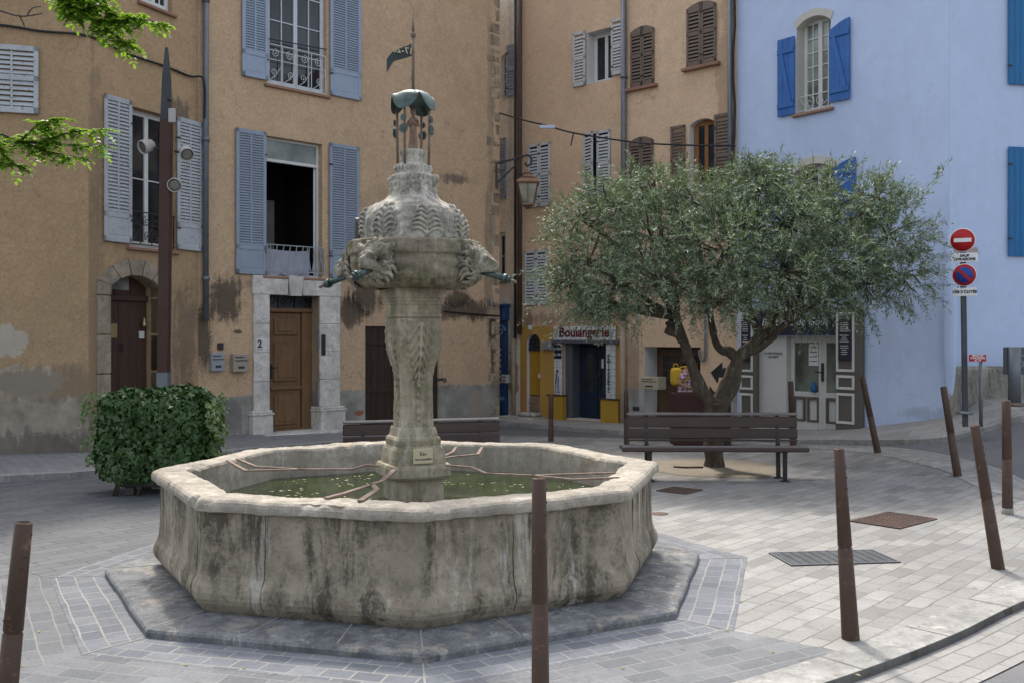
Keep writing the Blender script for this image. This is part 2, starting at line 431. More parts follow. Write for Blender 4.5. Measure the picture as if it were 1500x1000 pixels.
def resamp(pl, n):
    L = [0]
    for i in range(1, len(pl)): L.append(L[-1] + (pl[i]-pl[i-1]).length)
    out = []
    for k in range(n):
        s_ = L[-1]*k/(n-1); j = 0
        while j < len(L)-2 and L[j+1] < s_: j += 1
        f = (s_-L[j])/max(1e-9, L[j+1]-L[j]); out.append(pl[j].lerp(pl[j+1], f))
    return out

fA = Frame((-6.92,16.27), (1,.30)); fB = Frame((-6.92,16.27), (1.057,2.32)); fC = Frame((-5.86,18.59), (1,1.0))
fO = Frame((4.75,21.0), (1,-.95)); fBl = Frame((4.75,21.0), (1,-1.3)); fR = Frame((7.6,17.3), (1,.2))
inn = resamp([V(-15,13.8), V(-6.9,16.3), V(-5.84,18.6), V(-.3,24.2), V(-.35,27)], 60)
out = resamp([V(-15,12.3)] + [V(*p) for p in (G(0,706), G(130,699))] + [V(-5.6,14.7), V(-4.6,17.0), V(-3.0,18.9), V(-1.2,20.9), V(.0,23.2), V(.1,26)], 60)
footway('pavement', inn, out, lambda p: .085 if p.x < -5.4 else max(.012, .085-.04*(p.x+5.4)), m_pave, m_kerb)
m_pave2 = paving('footway_slabs', (.30,.29,.27), (.40,.38,.35), (.15,.13,.12), .5, .3, R_(40), .006)
inn = resamp([V(-3,29.5), V(.2,25.4), V(4.75,21.0), V(7.6,17.3), V(9,17.58), V(14,18.6)], 70)
out = resamp([V(-4.5,28.5), V(-.6,24.3), V(-.05,23.2), V(2.3,20.55), V(4.1,18.9), V(5.7,17.9), V(7.0,16.2), V(8.2,15.9), V(14,16.6)], 70)
footway('pavement', inn, out, .03, m_pave2, m_kerb)

# fountain plinth and setts round it
FC = Vector((-.85, 8.56, 0)); A0 = R_(-83)
def octo(R, k, z=0.0): a = A0 + k*PI/4; return Vector((FC.x+R*math.cos(a), FC.y+R*math.sin(a), z))
def ring(name, r0, r1, z, mat, ks=range(8)):
    vs = []; fs = []; uv = []
    for k in ks:
        a, b, c, d = octo(r0,k,z), octo(r0,k+1,z), octo(r1,k+1,z), octo(r1,k,z)
        i = len(vs); vs += [a, b, c, d]; fs.append((i+3, i+2, i+1, i))
        s0 = (b-a).length; s1 = (c-d).length; h = (r1-r0)*math.cos(PI/8)
        uv += [(-s0/2, 0), (s0/2, 0), (s1/2, h), (-s1/2, h)]
    me = bpy.data.meshes.new(name); me.from_pydata(vs, [], fs); me.materials.append(mat); lay = me.uv_layers.new(name='UVMap')
    for lp in me.loops: lay.data[lp.index].uv = (uv[lp.vertex_index][0]+50, uv[lp.vertex_index][1]+50+.0)
    me.update(); return link(bpy.data.objects.new(name, me))
tag(ring('sett_ring', 2.48, 2.98, .005, m_ring), kind='structure')
tag(ring('sett_rows', 2.982, 3.9, .0045, m_ring2, (6,7,0)), kind='structure')
# pale joints between the sides and at the outer edge of the ring
jr = MB()
for k in range(8):
    jr.bar(octo(2.50,k,.006), octo(2.98,k,.006), .012, .005)
tag(jr.build('ring_joint', simple('joint_pale', (.26,.25,.23))), kind='structure')
# sandy bed round the olive
def disc(name, c, r, z, mat, n=40, wob=.12):
    vs = [(c[0], c[1], zg(c[0],c[1])+z+.01)]
    for k in range(n):
        a = 2*PI*k/n; q = r*(1+wob*noise.noise(Vector((math.cos(a)*1.5, math.sin(a)*1.5, 3))))
        vs.append((c[0]+q*math.cos(a), c[1]+q*math.sin(a), zg(c[0]+q*math.cos(a), c[1]+q*math.sin(a))+z))
    return MB().add(vs, [(0, 1+k, 1+(k+1)%n) for k in range(n)], 0, True).build(name, mat)
TREE = GT(1045, 684)
tag(disc('tree_bed', TREE, 1.05, .006, m_sand), kind='structure')

# ------------------------------------------------------------------ house parts
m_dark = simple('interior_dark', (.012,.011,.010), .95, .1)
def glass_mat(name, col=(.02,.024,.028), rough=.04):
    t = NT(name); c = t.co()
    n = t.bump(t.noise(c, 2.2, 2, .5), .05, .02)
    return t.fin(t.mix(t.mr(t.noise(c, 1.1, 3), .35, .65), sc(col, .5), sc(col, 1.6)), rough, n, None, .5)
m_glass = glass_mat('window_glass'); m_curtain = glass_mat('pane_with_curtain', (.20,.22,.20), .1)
m_white = simple('white_paint', (.62,.62,.60), .55, .08, 2, .15, 40)
m_greyblue = simple('greyblue_paint', (.30,.36,.46), .6, .10, 2, .2, 50, wear=(.36,.36,.34))
m_greyblue2 = simple('greyblue_paint_dull', (.26,.305,.37), .6, .12, 2, .2, 50)
m_pale = simple('pale_weathered_paint', (.42,.44,.46), .7, .15, 3, .3, 50, wear=(.22,.20,.18))
m_wshut = simple('white_shutter_paint', (.47,.48,.48), .6, .08, 2, .2, 50)
m_brown = simple('brown_shutter_paint', (.155,.115,.088), .6, .15, 2, .25, 50)
m_blue = simple('blue_shutter_paint', (.035,.125,.36), .55, .18, 3, .3, 40)
m_teal = simple('teal_shutter_paint', (.018,.135,.32), .55, .12, 2, .25, 40)
m_doorstone = stone_mat('sandy_stone', (.37,.315,.235), (.13,.11,.085), (.22,.19,.13), .35, mossk=.25, pale=(.46,.41,.33))
m_iron = simple('iron', (.045,.045,.05), .5, .2, 5, .2, 60, metal=.3)
m_ironw = simple('white_iron', (.55,.55,.54), .5, .1, 5, .2, 60)
m_sill = simple('sill_tile', (.28,.16,.11), .8, .2, 6, .3, 40)
m_tile = simple('roof_tile', (.40,.20,.12), .85, .3, 4, .6, 12, .03)
m_wood = simple('oak_door', (.17,.095,.045), .5, .30, 3, .3, 30, stretch=(4,4,.6))
m_wood_dk = simple('dark_door', (.045,.028,.020), .6, .3, 3, .4, 30, stretch=(5,5,.6))
m_wood_rd = simple('redbrown_door', (.065,.036,.026), .6, .3, 3, .3, 30, stretch=(5,5,.6))
m_lime = stone_mat('limestone', (.40,.375,.34), (.10,.095,.085), (.25,.23,.18), .35, mossk=.15)
m_white_stone = stone_mat('white_stone', (.68,.65,.60), (.25,.23,.20), (.48,.42,.34), .2, mossk=.15, pale=(.62,.60,.57))
m_zinc = simple('zinc_pipe', (.16,.175,.19), .5, .15, 5, .1, 40, metal=.4)
m_cable = simple('cable', (.02,.02,.022), .6)
m_revealw = simple('reveal_white', (.60,.60,.60), .85, .06, 2, .2, 30)

def arch_pts(u0, u1, zs, rise, n=12):
    w = (u1-u0)/2; c = (u0+u1)/2; Rr = (w*w + rise*rise)/(2*rise); a = math.asin(min(1, w/Rr))
    if rise > w: a = PI/2
    return [(c + Rr*math.sin(-a + 2*a*k/n), zs + Rr*math.cos(-a + 2*a*k/n) - (Rr-rise)) for k in range(n+1)]
def wall_mesh(u0, u1, z0, z1, ops):
    us = sorted(set([u0, u1] + [q for o in ops for q in (o['u0'], o['u1']) if u0 < q < u1]))
    zs = sorted(set([z0, z1] + [q for o in ops for q in (o['z0'], o['z1'])]))
    mb = MB()
    for i in range(len(us)-1):
        for j in range(len(zs)-1):
            cu = (us[i]+us[i+1])/2; cz = (zs[j]+zs[j+1])/2
            if any(o['u0'] < cu < o['u1'] and o['z0'] < cz < o['z1'] for o in ops): continue
            mb.add([(us[i],0,zs[j]),(us[i+1],0,zs[j]),(us[i+1],0,zs[j+1]),(us[i],0,zs[j+1])], [(0,1,2,3)])
    for o in ops:
        a, b, c, d, dp, rm = o['u0'], o['u1'], o['z0'], o['z1'], o.get('dp', .25), o.get('rm', 1)
        r = o.get('rise', 0)
        if r:
            top = arch_pts(a, b, d-r, r)
            for (p, q) in zip(top[:-1], top[1:]):
                mb.add([(p[0],0,p[1]),(q[0],0,q[1]),(q[0],0,d),(p[0],0,d)], [(0,1,2,3)])
        else: top = [(a, d), (b, d)]
        loop = [(a, c)] + top + [(b, c)]
        loop = [p for i, p in enumerate(loop) if i == 0 or (abs(p[0]-loop[i-1][0]) + abs(p[1]-loop[i-1][1])) > 1e-6]
        n = len(loop)
        for i in range(n):
            p, q = loop[i], loop[(i+1) % n]
            mb.add([(p[0],0,p[1]),(p[0],dp,p[1]),(q[0],dp,q[1]),(q[0],0,q[1])], [(0,1,2,3)], rm)
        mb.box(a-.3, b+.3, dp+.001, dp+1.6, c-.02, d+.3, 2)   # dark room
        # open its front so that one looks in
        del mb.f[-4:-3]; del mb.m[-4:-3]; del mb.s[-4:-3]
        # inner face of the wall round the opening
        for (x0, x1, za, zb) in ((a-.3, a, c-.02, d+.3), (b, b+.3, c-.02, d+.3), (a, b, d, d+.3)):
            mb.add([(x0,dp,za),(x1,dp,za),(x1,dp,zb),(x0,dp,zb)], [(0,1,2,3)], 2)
    return mb
def op(fr, x0, x1, yt, yb, rise=0, dp=.25, rm=1):
    xc = (x0+x1)/2
    return dict(u0=fr.u(x0), u1=fr.u(x1), z1=fr.z(xc, yt), z0=fr.z(xc, yb), rise=rise, dp=dp, rm=rm)

def shutter(house, fr, x0, x1, yt, yb, mat, style, n=-.045, z=None, u=None, ang=0.0, side=0, louv=.045, label=None, arc=0.0):
    u0, u1 = u or (fr.u(x0), fr.u(x1)); xc = (x0+x1)/2
    z0, z1 = z or (fr.z(xc, yb), fr.z(xc, yt)); w = u1-u0; mb = MB(); th = .035; h = z1-z0
    X = lambda a: a
    def bx(a, b, c, d, e=0.0, f=0.0): mb.bbox(a, b, -th/2+e, th/2+f, c, d, .004)
    st = min(.07, w*.14)
    if style in ('fine', 'louv', 'brown'):
        top_l = top_r = h
        if arc:
            if side < 0: top_l = h - arc
            elif side > 0: top_r = h - arc
        if style == 'fine':
            bp = h*.17; cells = [(bp+.09, h-st*1.2)]; bx(0, w, 0, .09); bx(0, w, bp, bp+.09)
            mb.bbox(st+.03, w-st-.03, -th/2+.008, th/2-.008, .12, bp-.03, .006); mb.box(st, w-st, -.006, .006, .09, bp)
        else:
            m_ = h*.48; cells = [(.10, m_), (m_+.09, h-.10-arc)]; bx(0, w, 0, .10); bx(0, w, m_, m_+.09)
        bx(0, st, 0, h - (arc if arc and side < 0 else 0)); bx(w-st, w, 0, h - (arc if arc and side > 0 else 0))
        if arc:
            k = 8
            pts = [(w*i/k, h - arc*( (1-i/k)**2 if side < 0 else (i/k)**2)) for i in range(k+1)]
            mb.prism([(0, h-.10-arc), (w, h-.10-arc)] + pts[::-1], -th/2, th/2)
        else: bx(0, w, h-st*1.2, h)
        cols = [(st, w/2-.014), (w/2+.014, w-st)] if style == 'fine' or w > .5 else [(st, w-st)]
        if len(cols) == 2: 
            for (ca, cb) in cells: mb.bbox(w/2-.016, w/2+.016, -th/2, th/2, ca, cb, .004)
        for (ca, cb) in cells:
            nn = max(3, int((cb-ca)/louv)); dz = (cb-ca)/nn
            for (c0, c1) in cols:
                for i in range(nn):
                    zc = ca + dz*(i+.5); k = dz*(.40 if style == 'fine' else .33)
                    vs = [(c0, -.014, zc-k), (c1, -.014, zc-k), (c1, .014, zc+k*.75), (c0, .014, zc+k*.75),
                          (c0, -.010, zc-k+.007), (c1, -.010, zc-k+.007)]
                    mb.add([(c0,-.014,zc-k),(c1,-.014,zc-k),(c1,.014,zc+k),(c0,.014,zc+k),(c0,-.014,zc-k+.008),(c1,-.014,zc-k+.008),(c1,.014,zc+k+.008),(c0,.014,zc+k+.008)],
                           [(0,1,2,3)[::-1],(4,5,6,7),(0,1,5,4),(2,3,7,6)])
    else:  # planks with a Z brace; 'plank'
        k = max(3, int(w/.11))
        for i in range(k):
            a = w*i/k+.002; b = w*(i+1)/k-.002
            if arc:
                f = lambda q: h - arc*((q/w)**1.6 if side > 0 else (1-q/w)**1.6)
                mb.prism([(a, 0), (b, 0), (b, f(b)), (a, f(a))], -.013, .013)
            else: mb.bbox(a, b, -.013, .013, 0, h, .003)
        if style == 'plank':
            r1, r2 = h*.10, h*.80
            for r in (r1, r2): mb.bbox(.01, w-.01, -.036, -.013, r, r+.10, .004)
            if side > 0: p, q = (w-.10, r1+.10), (.10, r2)
            else: p, q = (.08, r1+.10), (w-.10, r2)
            if side > 0: p, q = (.10, r1+.10), (w-.12, r2)
            else: p, q = (w-.10, r1+.10), (.10, r2)
            mb.bar((p[0], -.025, p[1]), (q[0], -.025, q[1]), .022, .08, up=(0,0,1))
    # hinges
    hx = 0 if side >= 0 else w
    M = fr.M @ T(u0, n, z0) @ RZ(random.uniform(-.008, .008))
    if ang: M = fr.M @ T(u0 if ang > 0 else u1, n, z0) @ RZ(-ang) @ T(0 if ang > 0 else -(u1-u0), 0, 0)
    o = mb.build('shutter', mat, house, M)
    for q in (.16, .84):
        hm = MB(); hm.bar((hx-.03, -.024, h*q), (hx+.03*(1 if hx == 0 else -1)+.03, -.024, h*q), .014, .03)
        hm.build('hinge', m_iron, o, M)
    if label: o['label'] = label
    return o

def window(house, fr, o, mf, cols=2, rows=3, dp=.16, glass=None, fw=.05, leaves=2, transom=0, sill=True, sillm=None, open_below=None):
    a, b, c, d = o['u0'], o['u1'], o['z0'], o['z1']; mb = MB(); g = .002
    mb.bbox(a+g, a+fw, dp-.03, dp+.03, c, d, .005); mb.bbox(b-fw, b-g, dp-.03, dp+.03, c, d, .005)
    mb.bbox(a+g, b-g, dp-.032, dp+.032, c+g, c+fw, .005); mb.bbox(a+g, b-g, dp-.032, dp+.032, d-fw, d-g, .005)
    top = d-fw
    if transom:
        mb.bbox(a+fw, b-fw, dp-.034, dp+.03, d-transom-.06, d-transom, .005); top = d-transom-.06
    if open_below is None:
        W = (b-a-2*fw)/leaves
        for l in range(leaves):
            x0 = a+fw+W*l; x1 = x0+W
            s_ = .045
            mb.bbox(x0, x0+s_, dp-.04, dp+.02, c+fw, top, .004); mb.bbox(x1-s_, x1, dp-.04, dp+.02, c+fw, top, .004)
            mb.bbox(x0+s_, x1-s_, dp-.04, dp+.02, c+fw, c+fw+.07, .004); mb.bbox(x0+s_, x1-s_, dp-.04, dp+.02, top-.045, top, .004)
            for i in range(1, cols):
                xx = x0+s_+(W-2*s_)*i/cols; mb.box(xx-.010, xx+.010, dp-.030, dp+.008, c+fw+.06, top-.04)
            for j in range(1, rows):
                zz = c+fw+.07+(top-.045-c-fw-.07)*j/rows; mb.box(x0+s_, x1-s_, dp-.029, dp+.007, zz-.010, zz+.010)
    w_ = mb.build('window', mf, house, fr.M)
    pm = MB()
    zb = c+fw if open_below is None else d-transom-.02
    pm.box(a+fw, b-fw, dp-.006, dp-.001, zb, d-fw)
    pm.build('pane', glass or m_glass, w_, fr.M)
    if sill:
        sm = MB(); sm.bbox(a-.08, b+.08, -.07, dp-.04, c-.055, c-.003, .008)
        sm.build('sill', sillm or m_sill, w_, fr.M)
    return w_
def spiral(c, r, turns, a0, sgn=1, n=16, y=0):
    return [(c[0]+r*(1-.85*i/n)*math.cos(a0+sgn*2*PI*turns*i/n), y, c[1]+r*(1-.85*i/n)*math.sin(a0+sgn*2*PI*turns*i/n)) for i in range(n+1)]
def railing(parent, fr, u0, u1, z0, z1, mat, style='scroll', y=-.02):
    mb = MB()
    for z in (z0, z1): mb.bar((u0, y, z), (u1, y, z), .025, .018)
    if style == 'scroll':
        mb.bar((u0, y, z0+(z1-z0)*.62), (u1, y, z0+(z1-z0)*.62), .012)
        n = 4; W = (u1-u0)/n
        for i in range(n+1): mb.bar((u0+W*i, y, z0), (u0+W*i, y, z1), .014)
        for i in range(n):
            c = u0+W*(i+.5); s_ = 1 if i % 2 else -1
            mb.tube(spiral((c, z1-.16), .09, 1.6, PI/2, s_, y=y), .007, 5)
            mb.tube(spiral((c+s_*.03, z0+.30*(z1-z0)), .08, 1.5, -PI/2, -s_, y=y), .007, 5)
            mb.tube([(c-W*.45, y, z0+.05), (c, y, z0+.2*(z1-z0)), (c+W*.45, y, z0+.5*(z1-z0))], .006, 5)
    elif style == 'diag':
        n = 9; W = (u1-u0)/n
        for i in range(n):
            mb.bar((u0+W*i, y, z0), (u0+W*i+W*.6, y, z1), .014)
            if i > n-4: mb.bar((u0+W*(i+.8), y, z0), (u0+W*(i+.2), y, z1), .014)
        mb.bar((u1-.01, y, z0-.0), (u1-.01, y, z1), .02); mb.bar((u0+.01, y, z0), (u0+.01, y, z1), .02)
    else:
        c = (u0+u1)/2
        for s_ in (-1, 1):
            mb.tube(spiral((c+s_*.12, (z0+z1)/2), .11, 1.3, PI/2, s_, y=y), .008, 5)
            mb.tube([(c, y, z0), (c+s_*.15, y, z0+.04), (c+s_*.3, y, (z0+z1)/2), (u0 if s_ < 0 else u1, y, z1)], .008, 5)
    return mb.build('railing', mat, parent, fr.M)
def body(house, fr, u0, u1, z0, z1, ops, mats, depth=6, side=(True, True), roof=True):
    mb = wall_mesh(u0, u1, z0, z1, ops)
    if side[0]: mb.add([(u0,0,z0),(u0,depth,z0),(u0,depth,z1),(u0,0,z1)], [(0,3,2,1)])
    if side[1]: mb.add([(u1,0,z0),(u1,depth,z0),(u1,depth,z1),(u1,0,z1)], [(0,1,2,3)])
    mb.add([(u0,depth,z0),(u1,depth,z0),(u1,depth,z1),(u0,depth,z1)], [(0,3,2,1)])
    w_ = mb.build('wall', mats, house, fr.M)
    if roof:
        r = MB(); r.prism([(-.35, z1-.02), (-.35, z1+.10), (depth/2, z1+1.1), (depth+.3, z1+.10), (depth+.3, z1-.02), (depth/2, z1+.98)], u0-.05, u1+.05)
        r.v = [(y, x, z) for (x, y, z) in r.v]
        r.build('roof', m_tile, house, fr.M)
    return w_
def pipe(pts, r, mat, name, label, cat, fr=None, group=None, collars=()):
    mb = MB(); mb.tube(pts, r, 10)
    for (p, q) in collars: mb.tube([Vector(p), Vector(q)], r*1.35, 10)
    o = mb.build(name, mat, None, fr.M if fr else None); return tag(o, label, cat, group)
# ------------------------------------------------------------------ the left house (two fronts meeting at a corner)
OC = (.56,.395,.255); OA = (.395,.272,.160)
hA = empty('town_house', fA.M, 'sandy ochre house with the arched stone doorway behind the spotlight mast', 'house')
sA = (fA.u(20), 5.2, .5, .3)
mA = wall_mat('ochre_render_left', OA, .98, (.29,.25,.20), [(fA.u(60), 1.2, 2.2, .35, (.16,.13,.10), .6), (fA.u(8), .15, 3, .35, (.07,.065,.06), .6)], 'rough',
              patches=[(fA.u(12), 1.90, .30, .24, (.40,.35,.28), 1), (fA.u(30), 1.22, .65, .28, (.37,.32,.25), 1)])
body(hA, fA, -7.5, 0, -.4, 9.3, [], [mA, mA, m_dark], 6)
mB = wall_mat('ochre_render_door', sc(OA, 1.12), .75, (.29,.25,.20), [(fB.u(270), 1.9, .35, 1.2, (.10,.09,.075), .55), (fB.u(262), fB.z(262,165), .3, .3, (.08,.075,.07), .7), (.1, 3, .25, 4, (.20,.15,.10), .5), (.9, 4.0, 1.2, .5, (.20,.15,.10), .45)], 'rough')
oBw = op(fB, 190, 257, 164, 365, 0, .28)
oBd = op(fB, 160, 233, 403, 668, .20, .40, 1)
oBd['z0'] = .10
oBt = op(fB, 206, 252, -120, 12, 0, .25)
oBt['z1'] = min(oBt['z1'], 9.1)
body(hA, fB, 0, 2.55, -.4, 9.3, [oBw, oBd, oBt], [mB, mB, m_dark], 6, (False, True))
window(hA, fB, oBt, m_white, 2, 4, .12, None, .05, 2, 0)
w_ = window(hA, fB, oBw, m_white, 1, 2, .2, None, .05, 2, 0)
railing(w_, fB, oBw['u0']+.01, oBw['u1']-.01, oBw['z0']+.06, fB.z(224, 313), m_iron, 'scroll', .03)
shutter(hA, fB, 150, 190, 143, 355, m_pale, 'fine', side=-1, louv=.06)
shutter(hA, fB, 257, 294, 176, 367, m_pale, 'fine', side=1, louv=.06)
shutter(hA, fA, -22, 57, 67, 166, m_pale, 'louv', side=1, louv=.07)
# arched doorway: voussoirs, jamb stones, door
sb = MB(); u0, u1, zt, zb = oBd['u0'], oBd['u1'], oBd['z1'], oBd['z0']
zs = zt-.20; pa = arch_pts(u0, u1, zs, .20, 5); cc = (u0+u1)/2
po = arch_pts(u0-.27, u1+.27, zs+.08, .40, 5)
for i in range(5):
    a, b, c, d = pa[i], pa[i+1], po[i+1], po[i]
    k = .012
    sb.prism([(a[0]+k, a[1]), (b[0]-k, b[1]), (c[0]-k, c[1]), (d[0]+k, d[1])], -.05, .2)
sb.prism([(u0-.27, zs-.16), (u0, zs-.16), (u0, zs), (u0-.27, zs+.07)], -.048, .2); sb.prism([(u1, zs-.16), (u1+.27, zs-.16), (u1+.27, zs+.07), (u1, zs)], -.048, .2)
z = zs-.175; hh = (z-.05)/4
for i in range(4):
    for (a, b) in ((u0-.27, u0), (u1, u1+.27)): sb.bbox(a, b, -.05-.004*(i%2), .2, z-hh*(i+1)+.008, z-hh*i-.006, .012)
sr = sb.build('stone_surround', m_doorstone, hA, fB.M)
db = MB(); y = .3
db.box(u0, u1, y+.02, y+.05, zb, zs+.22); tr = fB.z(197, 432)
db.bbox(u0, u1, y-.06, y+.02, tr-.10, tr, .01)
W = (u1-u0)
for i in range(3): db.bbox(u0+W*[0,.42,.80][i]+.004, u0+W*[.42,.80,1][i]-.004, y-.01, y+.02, zb, tr-.10, .005)
for i in range(3): db.bbox(u0+W*i/3+.01, u0+W*(i+1)/3-.01, y, y+.02, tr, zt, .005)
do = db.build('door', m_wood_rd, hA, fB.M)
hd = MB(); ux = fB.u(170); zz = fB.z(170, 508)
hd.lathe([(.0,-.03),(.045,-.03),(.05,0),(.03,.03),(0,.04)], (0,0,0), 12, M=T(ux, y-.04, zz) @ RX(PI/2))
hd.build('handle', m_iron, do, fB.M); hd = MB(); hd.tube([(fB.u(195), y-.03, fB.z(195,500)), (fB.u(195)-.05, y-.05, fB.z(195,508)), (fB.u(195), y-.05, fB.z(195,514)), (fB.u(195)+.05, y-.05, fB.z(195,508)), (fB.u(195), y-.03, fB.z(195,500))], .012, 6)
hd.build('knocker', m_iron, do, fB.M)
m_brass = simple('brass', (.42,.33,.16), .4, .15, 6, .1, 40, metal=.7)
pl = MB(); pl.bbox(fB.u(167), fB.u(189), y-.035, y-.01, fB.z(178,495), fB.z(178,474), .004)
for k in range(3): pl.box(fB.u(169), fB.u(187), y-.037, y-.034, fB.z(178,478+6*k)-.006, fB.z(178,478+6*k))
pl.build('brass_plate', m_brass, do, fB.M)
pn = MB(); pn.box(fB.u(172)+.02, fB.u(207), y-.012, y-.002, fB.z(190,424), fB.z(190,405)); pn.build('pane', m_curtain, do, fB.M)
bx = MB(); bx.bbox(fB.u(221), fB.u(228), y-.04, y-.01, fB.z(224,496), fB.z(224,485), .004); bx.build('intercom', m_white, do, fB.M)
bl = MB(); bl.lathe([(.05,-.10),(.04,-.06),(.02,0),(.012,.05),(0,.06)], (fB.u(225), y-.08, fB.z(225,470)), 10); bl.build('bell', m_brass, do, fB.M)

# ------------------------------------------------------------------ house with door number 2
hC = empty('town_house', fC.M, 'sandy ochre house with grey blue shutters and white stone doorway number 2', 'house')
K = (.028,.027,.025)
def s(x, y, ru, rz, col=K, k=.78): return (fC.u(x), fC.z(x, y), ru, rz, col, k)
mC = wall_mat('ochre_render_main', OC, fC.z(520, 571), (.30,.285,.25), [
    s(330, 440, .45, .50), s(296, 500, .18, .7), s(348, 486, .14, .05), s(535, 435, .55, .40), s(515, 455, .45, .45), s(690, 455, 1.3, .28), s(670, 440, .5, .25), s(716, 400, .16, 2.3, (.16,.135,.105), .55), s(722, 500, .14, .9), s(718, 150, .12, 2.5, (.24,.18,.125), .45),
    s(665, 262, .5, .14, (.10,.09,.08), .75), s(735, 560, .5, .5, (.14,.12,.10), .6), s(420, 420, 1.5, .15, (.18,.14,.10), .5), s(590, 300, 1.5, .5, (.25,.18,.12), .3), s(330, 620, .5, .4, (.12,.12,.12), .6)],
    'rough', patches=[s(722, 330, .10, .55, (.34,.29,.23), .9), s(720, 460, .14, .5, (.34,.30,.24), .9), s(722, 130, .10, .9, (.30,.25,.19), .8), s(526, 604, .12, .06, (.30,.12,.07), 1), s(700, 590, .25, .35, (.36,.30,.24), .8)])
oCu = op(fC, 392, 478, -58, 132, 0, .22); oCl = op(fC, 388, 472, 205, 406, 0, .28)
oCd = op(fC, 393, 467, 433, 640, 0, .42); oCd['z0'] = .02
oCs = op(fC, 535, 643, 478, 615, 0, .18); oCs['z0'] = .0
body(hC, fC, 0, 7.86, -.4, 10.6, [oCu, oCl, oCd, oCs], [mC, mC, m_dark], 7)
wu = window(hC, fC, oCu, simple('pale_blue_frame', (.55,.58,.62), .5, .08), 2, 4, .12, None, .05, 2, 0)
railing(wu, fC, oCu['u0']+.01, oCu['u1']-.01, oCu['z0']+.03, fC.z(435, 73), m_ironw, 'scroll', .02)
rd_ = MB(); rd_.bbox(oCl['u0']+.55, oCl['u0']+1.05, 1.35, 1.42, oCl['z0'], oCl['z0']+1.7, .01); rd_.bbox(oCl['u0']+.62, oCl['u0']+.98, 1.32, 1.36, oCl['z0']+.2, oCl['z0']+1.5, .01); rd_.build('room_door', simple('dim_door', (.16,.155,.15), .7), hC, fC.M)
rb = MB(); rb.tube([(oCu['u0'], .0, fC.z(393,57)), (oCu['u1'], .0, fC.z(477,74)+.02)], .012, 8); rb.build('safety_bar', m_iron, wu, fC.M)
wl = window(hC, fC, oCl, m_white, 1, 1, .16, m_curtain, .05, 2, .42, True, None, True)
ol = MB(); ul = oCl['u1']-.06; a = R_(72)   # opened casement leaf standing inside the room
Ml = fC.M @ T(ul, .2, oCl['z0']+.06) @ RZ(-a)
hh = oCl['z1']-.5-oCl['z0']
ol.bbox(-.05, 0, -.02, .02, 0, hh, .004); ol.bbox(-.50, -.45, -.02, .02, 0, hh, .004)
for q in (0, hh*.33, hh*.66, hh-.05): ol.bbox(-.45, -.05, -.02, .02, q, q+.05, .004)
ol.build('casement_leaf', m_white, wl, fC.M @ T(ul, .2, oCl['z0']+.06) @ RZ(R_(-124)))
railing(wl, fC, oCl['u0']+.01, oCl['u1']+.02, oCl['z0']+.10, fC.z(430, 361), simple('grey_rail', (.30,.33,.36), .5), 'diag', -.05)
# cloth drying behind the rail
def cloth():
    mb = MB(); n, m = 40, 16; u0 = oCl['u0']+.08; u1 = oCl['u1']-.28; zt = fC.z(430, 366); z0 = oCl['z0']+.02; vs = []
    for j in range(m+1):
        for i in range(n+1):
            u = u0+(u1-u0)*i/n; f = j/m
            vs.append((u, .05+.02*math.sin(i*.9+f*1.5)*f+.02*noise.noise(Vector((u*5, f*2, 0))), zt-(zt-z0)*f*(1+.06*math.sin(i*.35))-.03*math.sin(PI*i/n)*(1-f)))
    mb.add(vs, [(j*(n+1)+i, j*(n+1)+i+1, (j+1)*(n+1)+i+1, (j+1)*(n+1)+i) for j in range(m) for i in range(n)], 0, True)
    return tag(mb.build('cloth', simple('lilac_cloth', (.36,.36,.43), .9, .1, 6), None, fC.M), 'lilac grey cloth hung over the rail of the open window', 'cloth')
cloth()
shutter(hC, fC, 353, 391, -75, 115, m_greyblue, 'fine', side=-1, louv=.05)
shutter(hC, fC, 482, 527, -50, 144, m_greyblue, 'fine', side=1, louv=.05)
shutter(hC, fC, 344, 388, 191, 402, m_greyblue2, 'fine', side=-1, louv=.05)
shutter(hC, fC, 481, 524, 213, 408, m_greyblue2, 'fine', side=1, louv=.05)
# doorway 2
u0, u1, zt = oCd['u0'], oCd['u1'], oCd['z1']; ub0, ub1 = fC.u(368), fC.u(498); ztop = fC.z(433, 406)
db = MB()
db.bbox(ub0, (u0+u1)/2-.17, -.06, .1, zt, ztop, .01); db.bbox((u0+u1)/2+.17, ub1, -.06, .1, zt, ztop, .01)
db.prism([((u0+u1)/2-.13, zt-.01), ((u0+u1)/2+.13, zt-.01), ((u0+u1)/2+.175, ztop+.02), ((u0+u1)/2-.175, ztop+.02)], -.085, .1)
zb = [.62, 1.15, 1.72, 2.28, zt]
pz = .52
edges = [pz] + [pz+(zt-pz)*k/4 for k in (1,2,3,4)]
for (a, b) in ((ub0+.03, u0), (u1, ub1-.03)):
    for i in range(4): db.bbox(a, b, -.055-.002*(i%2), .3, edges[i]+.003, edges[i+1]-.003, .006)
for (a, b) in ((ub0-.04, u0+.03), (u1-.03, ub1+.05)):
    db.bbox(a, b, -.14, .3, 0, pz-.09, .01); db.bbox(a-.02, b+.02, -.16, .3, pz-.09, pz-.05, .01); db.bbox(a, b, -.12, .3, pz-.05, pz, .012)
sd = db.build('stone_surround', m_white_stone, hC, fC.M)
st = MB(); st.bbox(ub0-.15, ub1+.15, -.42, .3, -.1, .06, .02); st.build('doorstep', m_white_stone, hC, fC.M)
uN = fC.u(377.5); zN = fC.z(377.5, 504)
nb = MB(); nb.bbox(uN-.08, uN+.08, -.075, -.056, zN-.10, zN+.10, .006); npl = nb.build('number_plate', m_white, hC, fC.M)
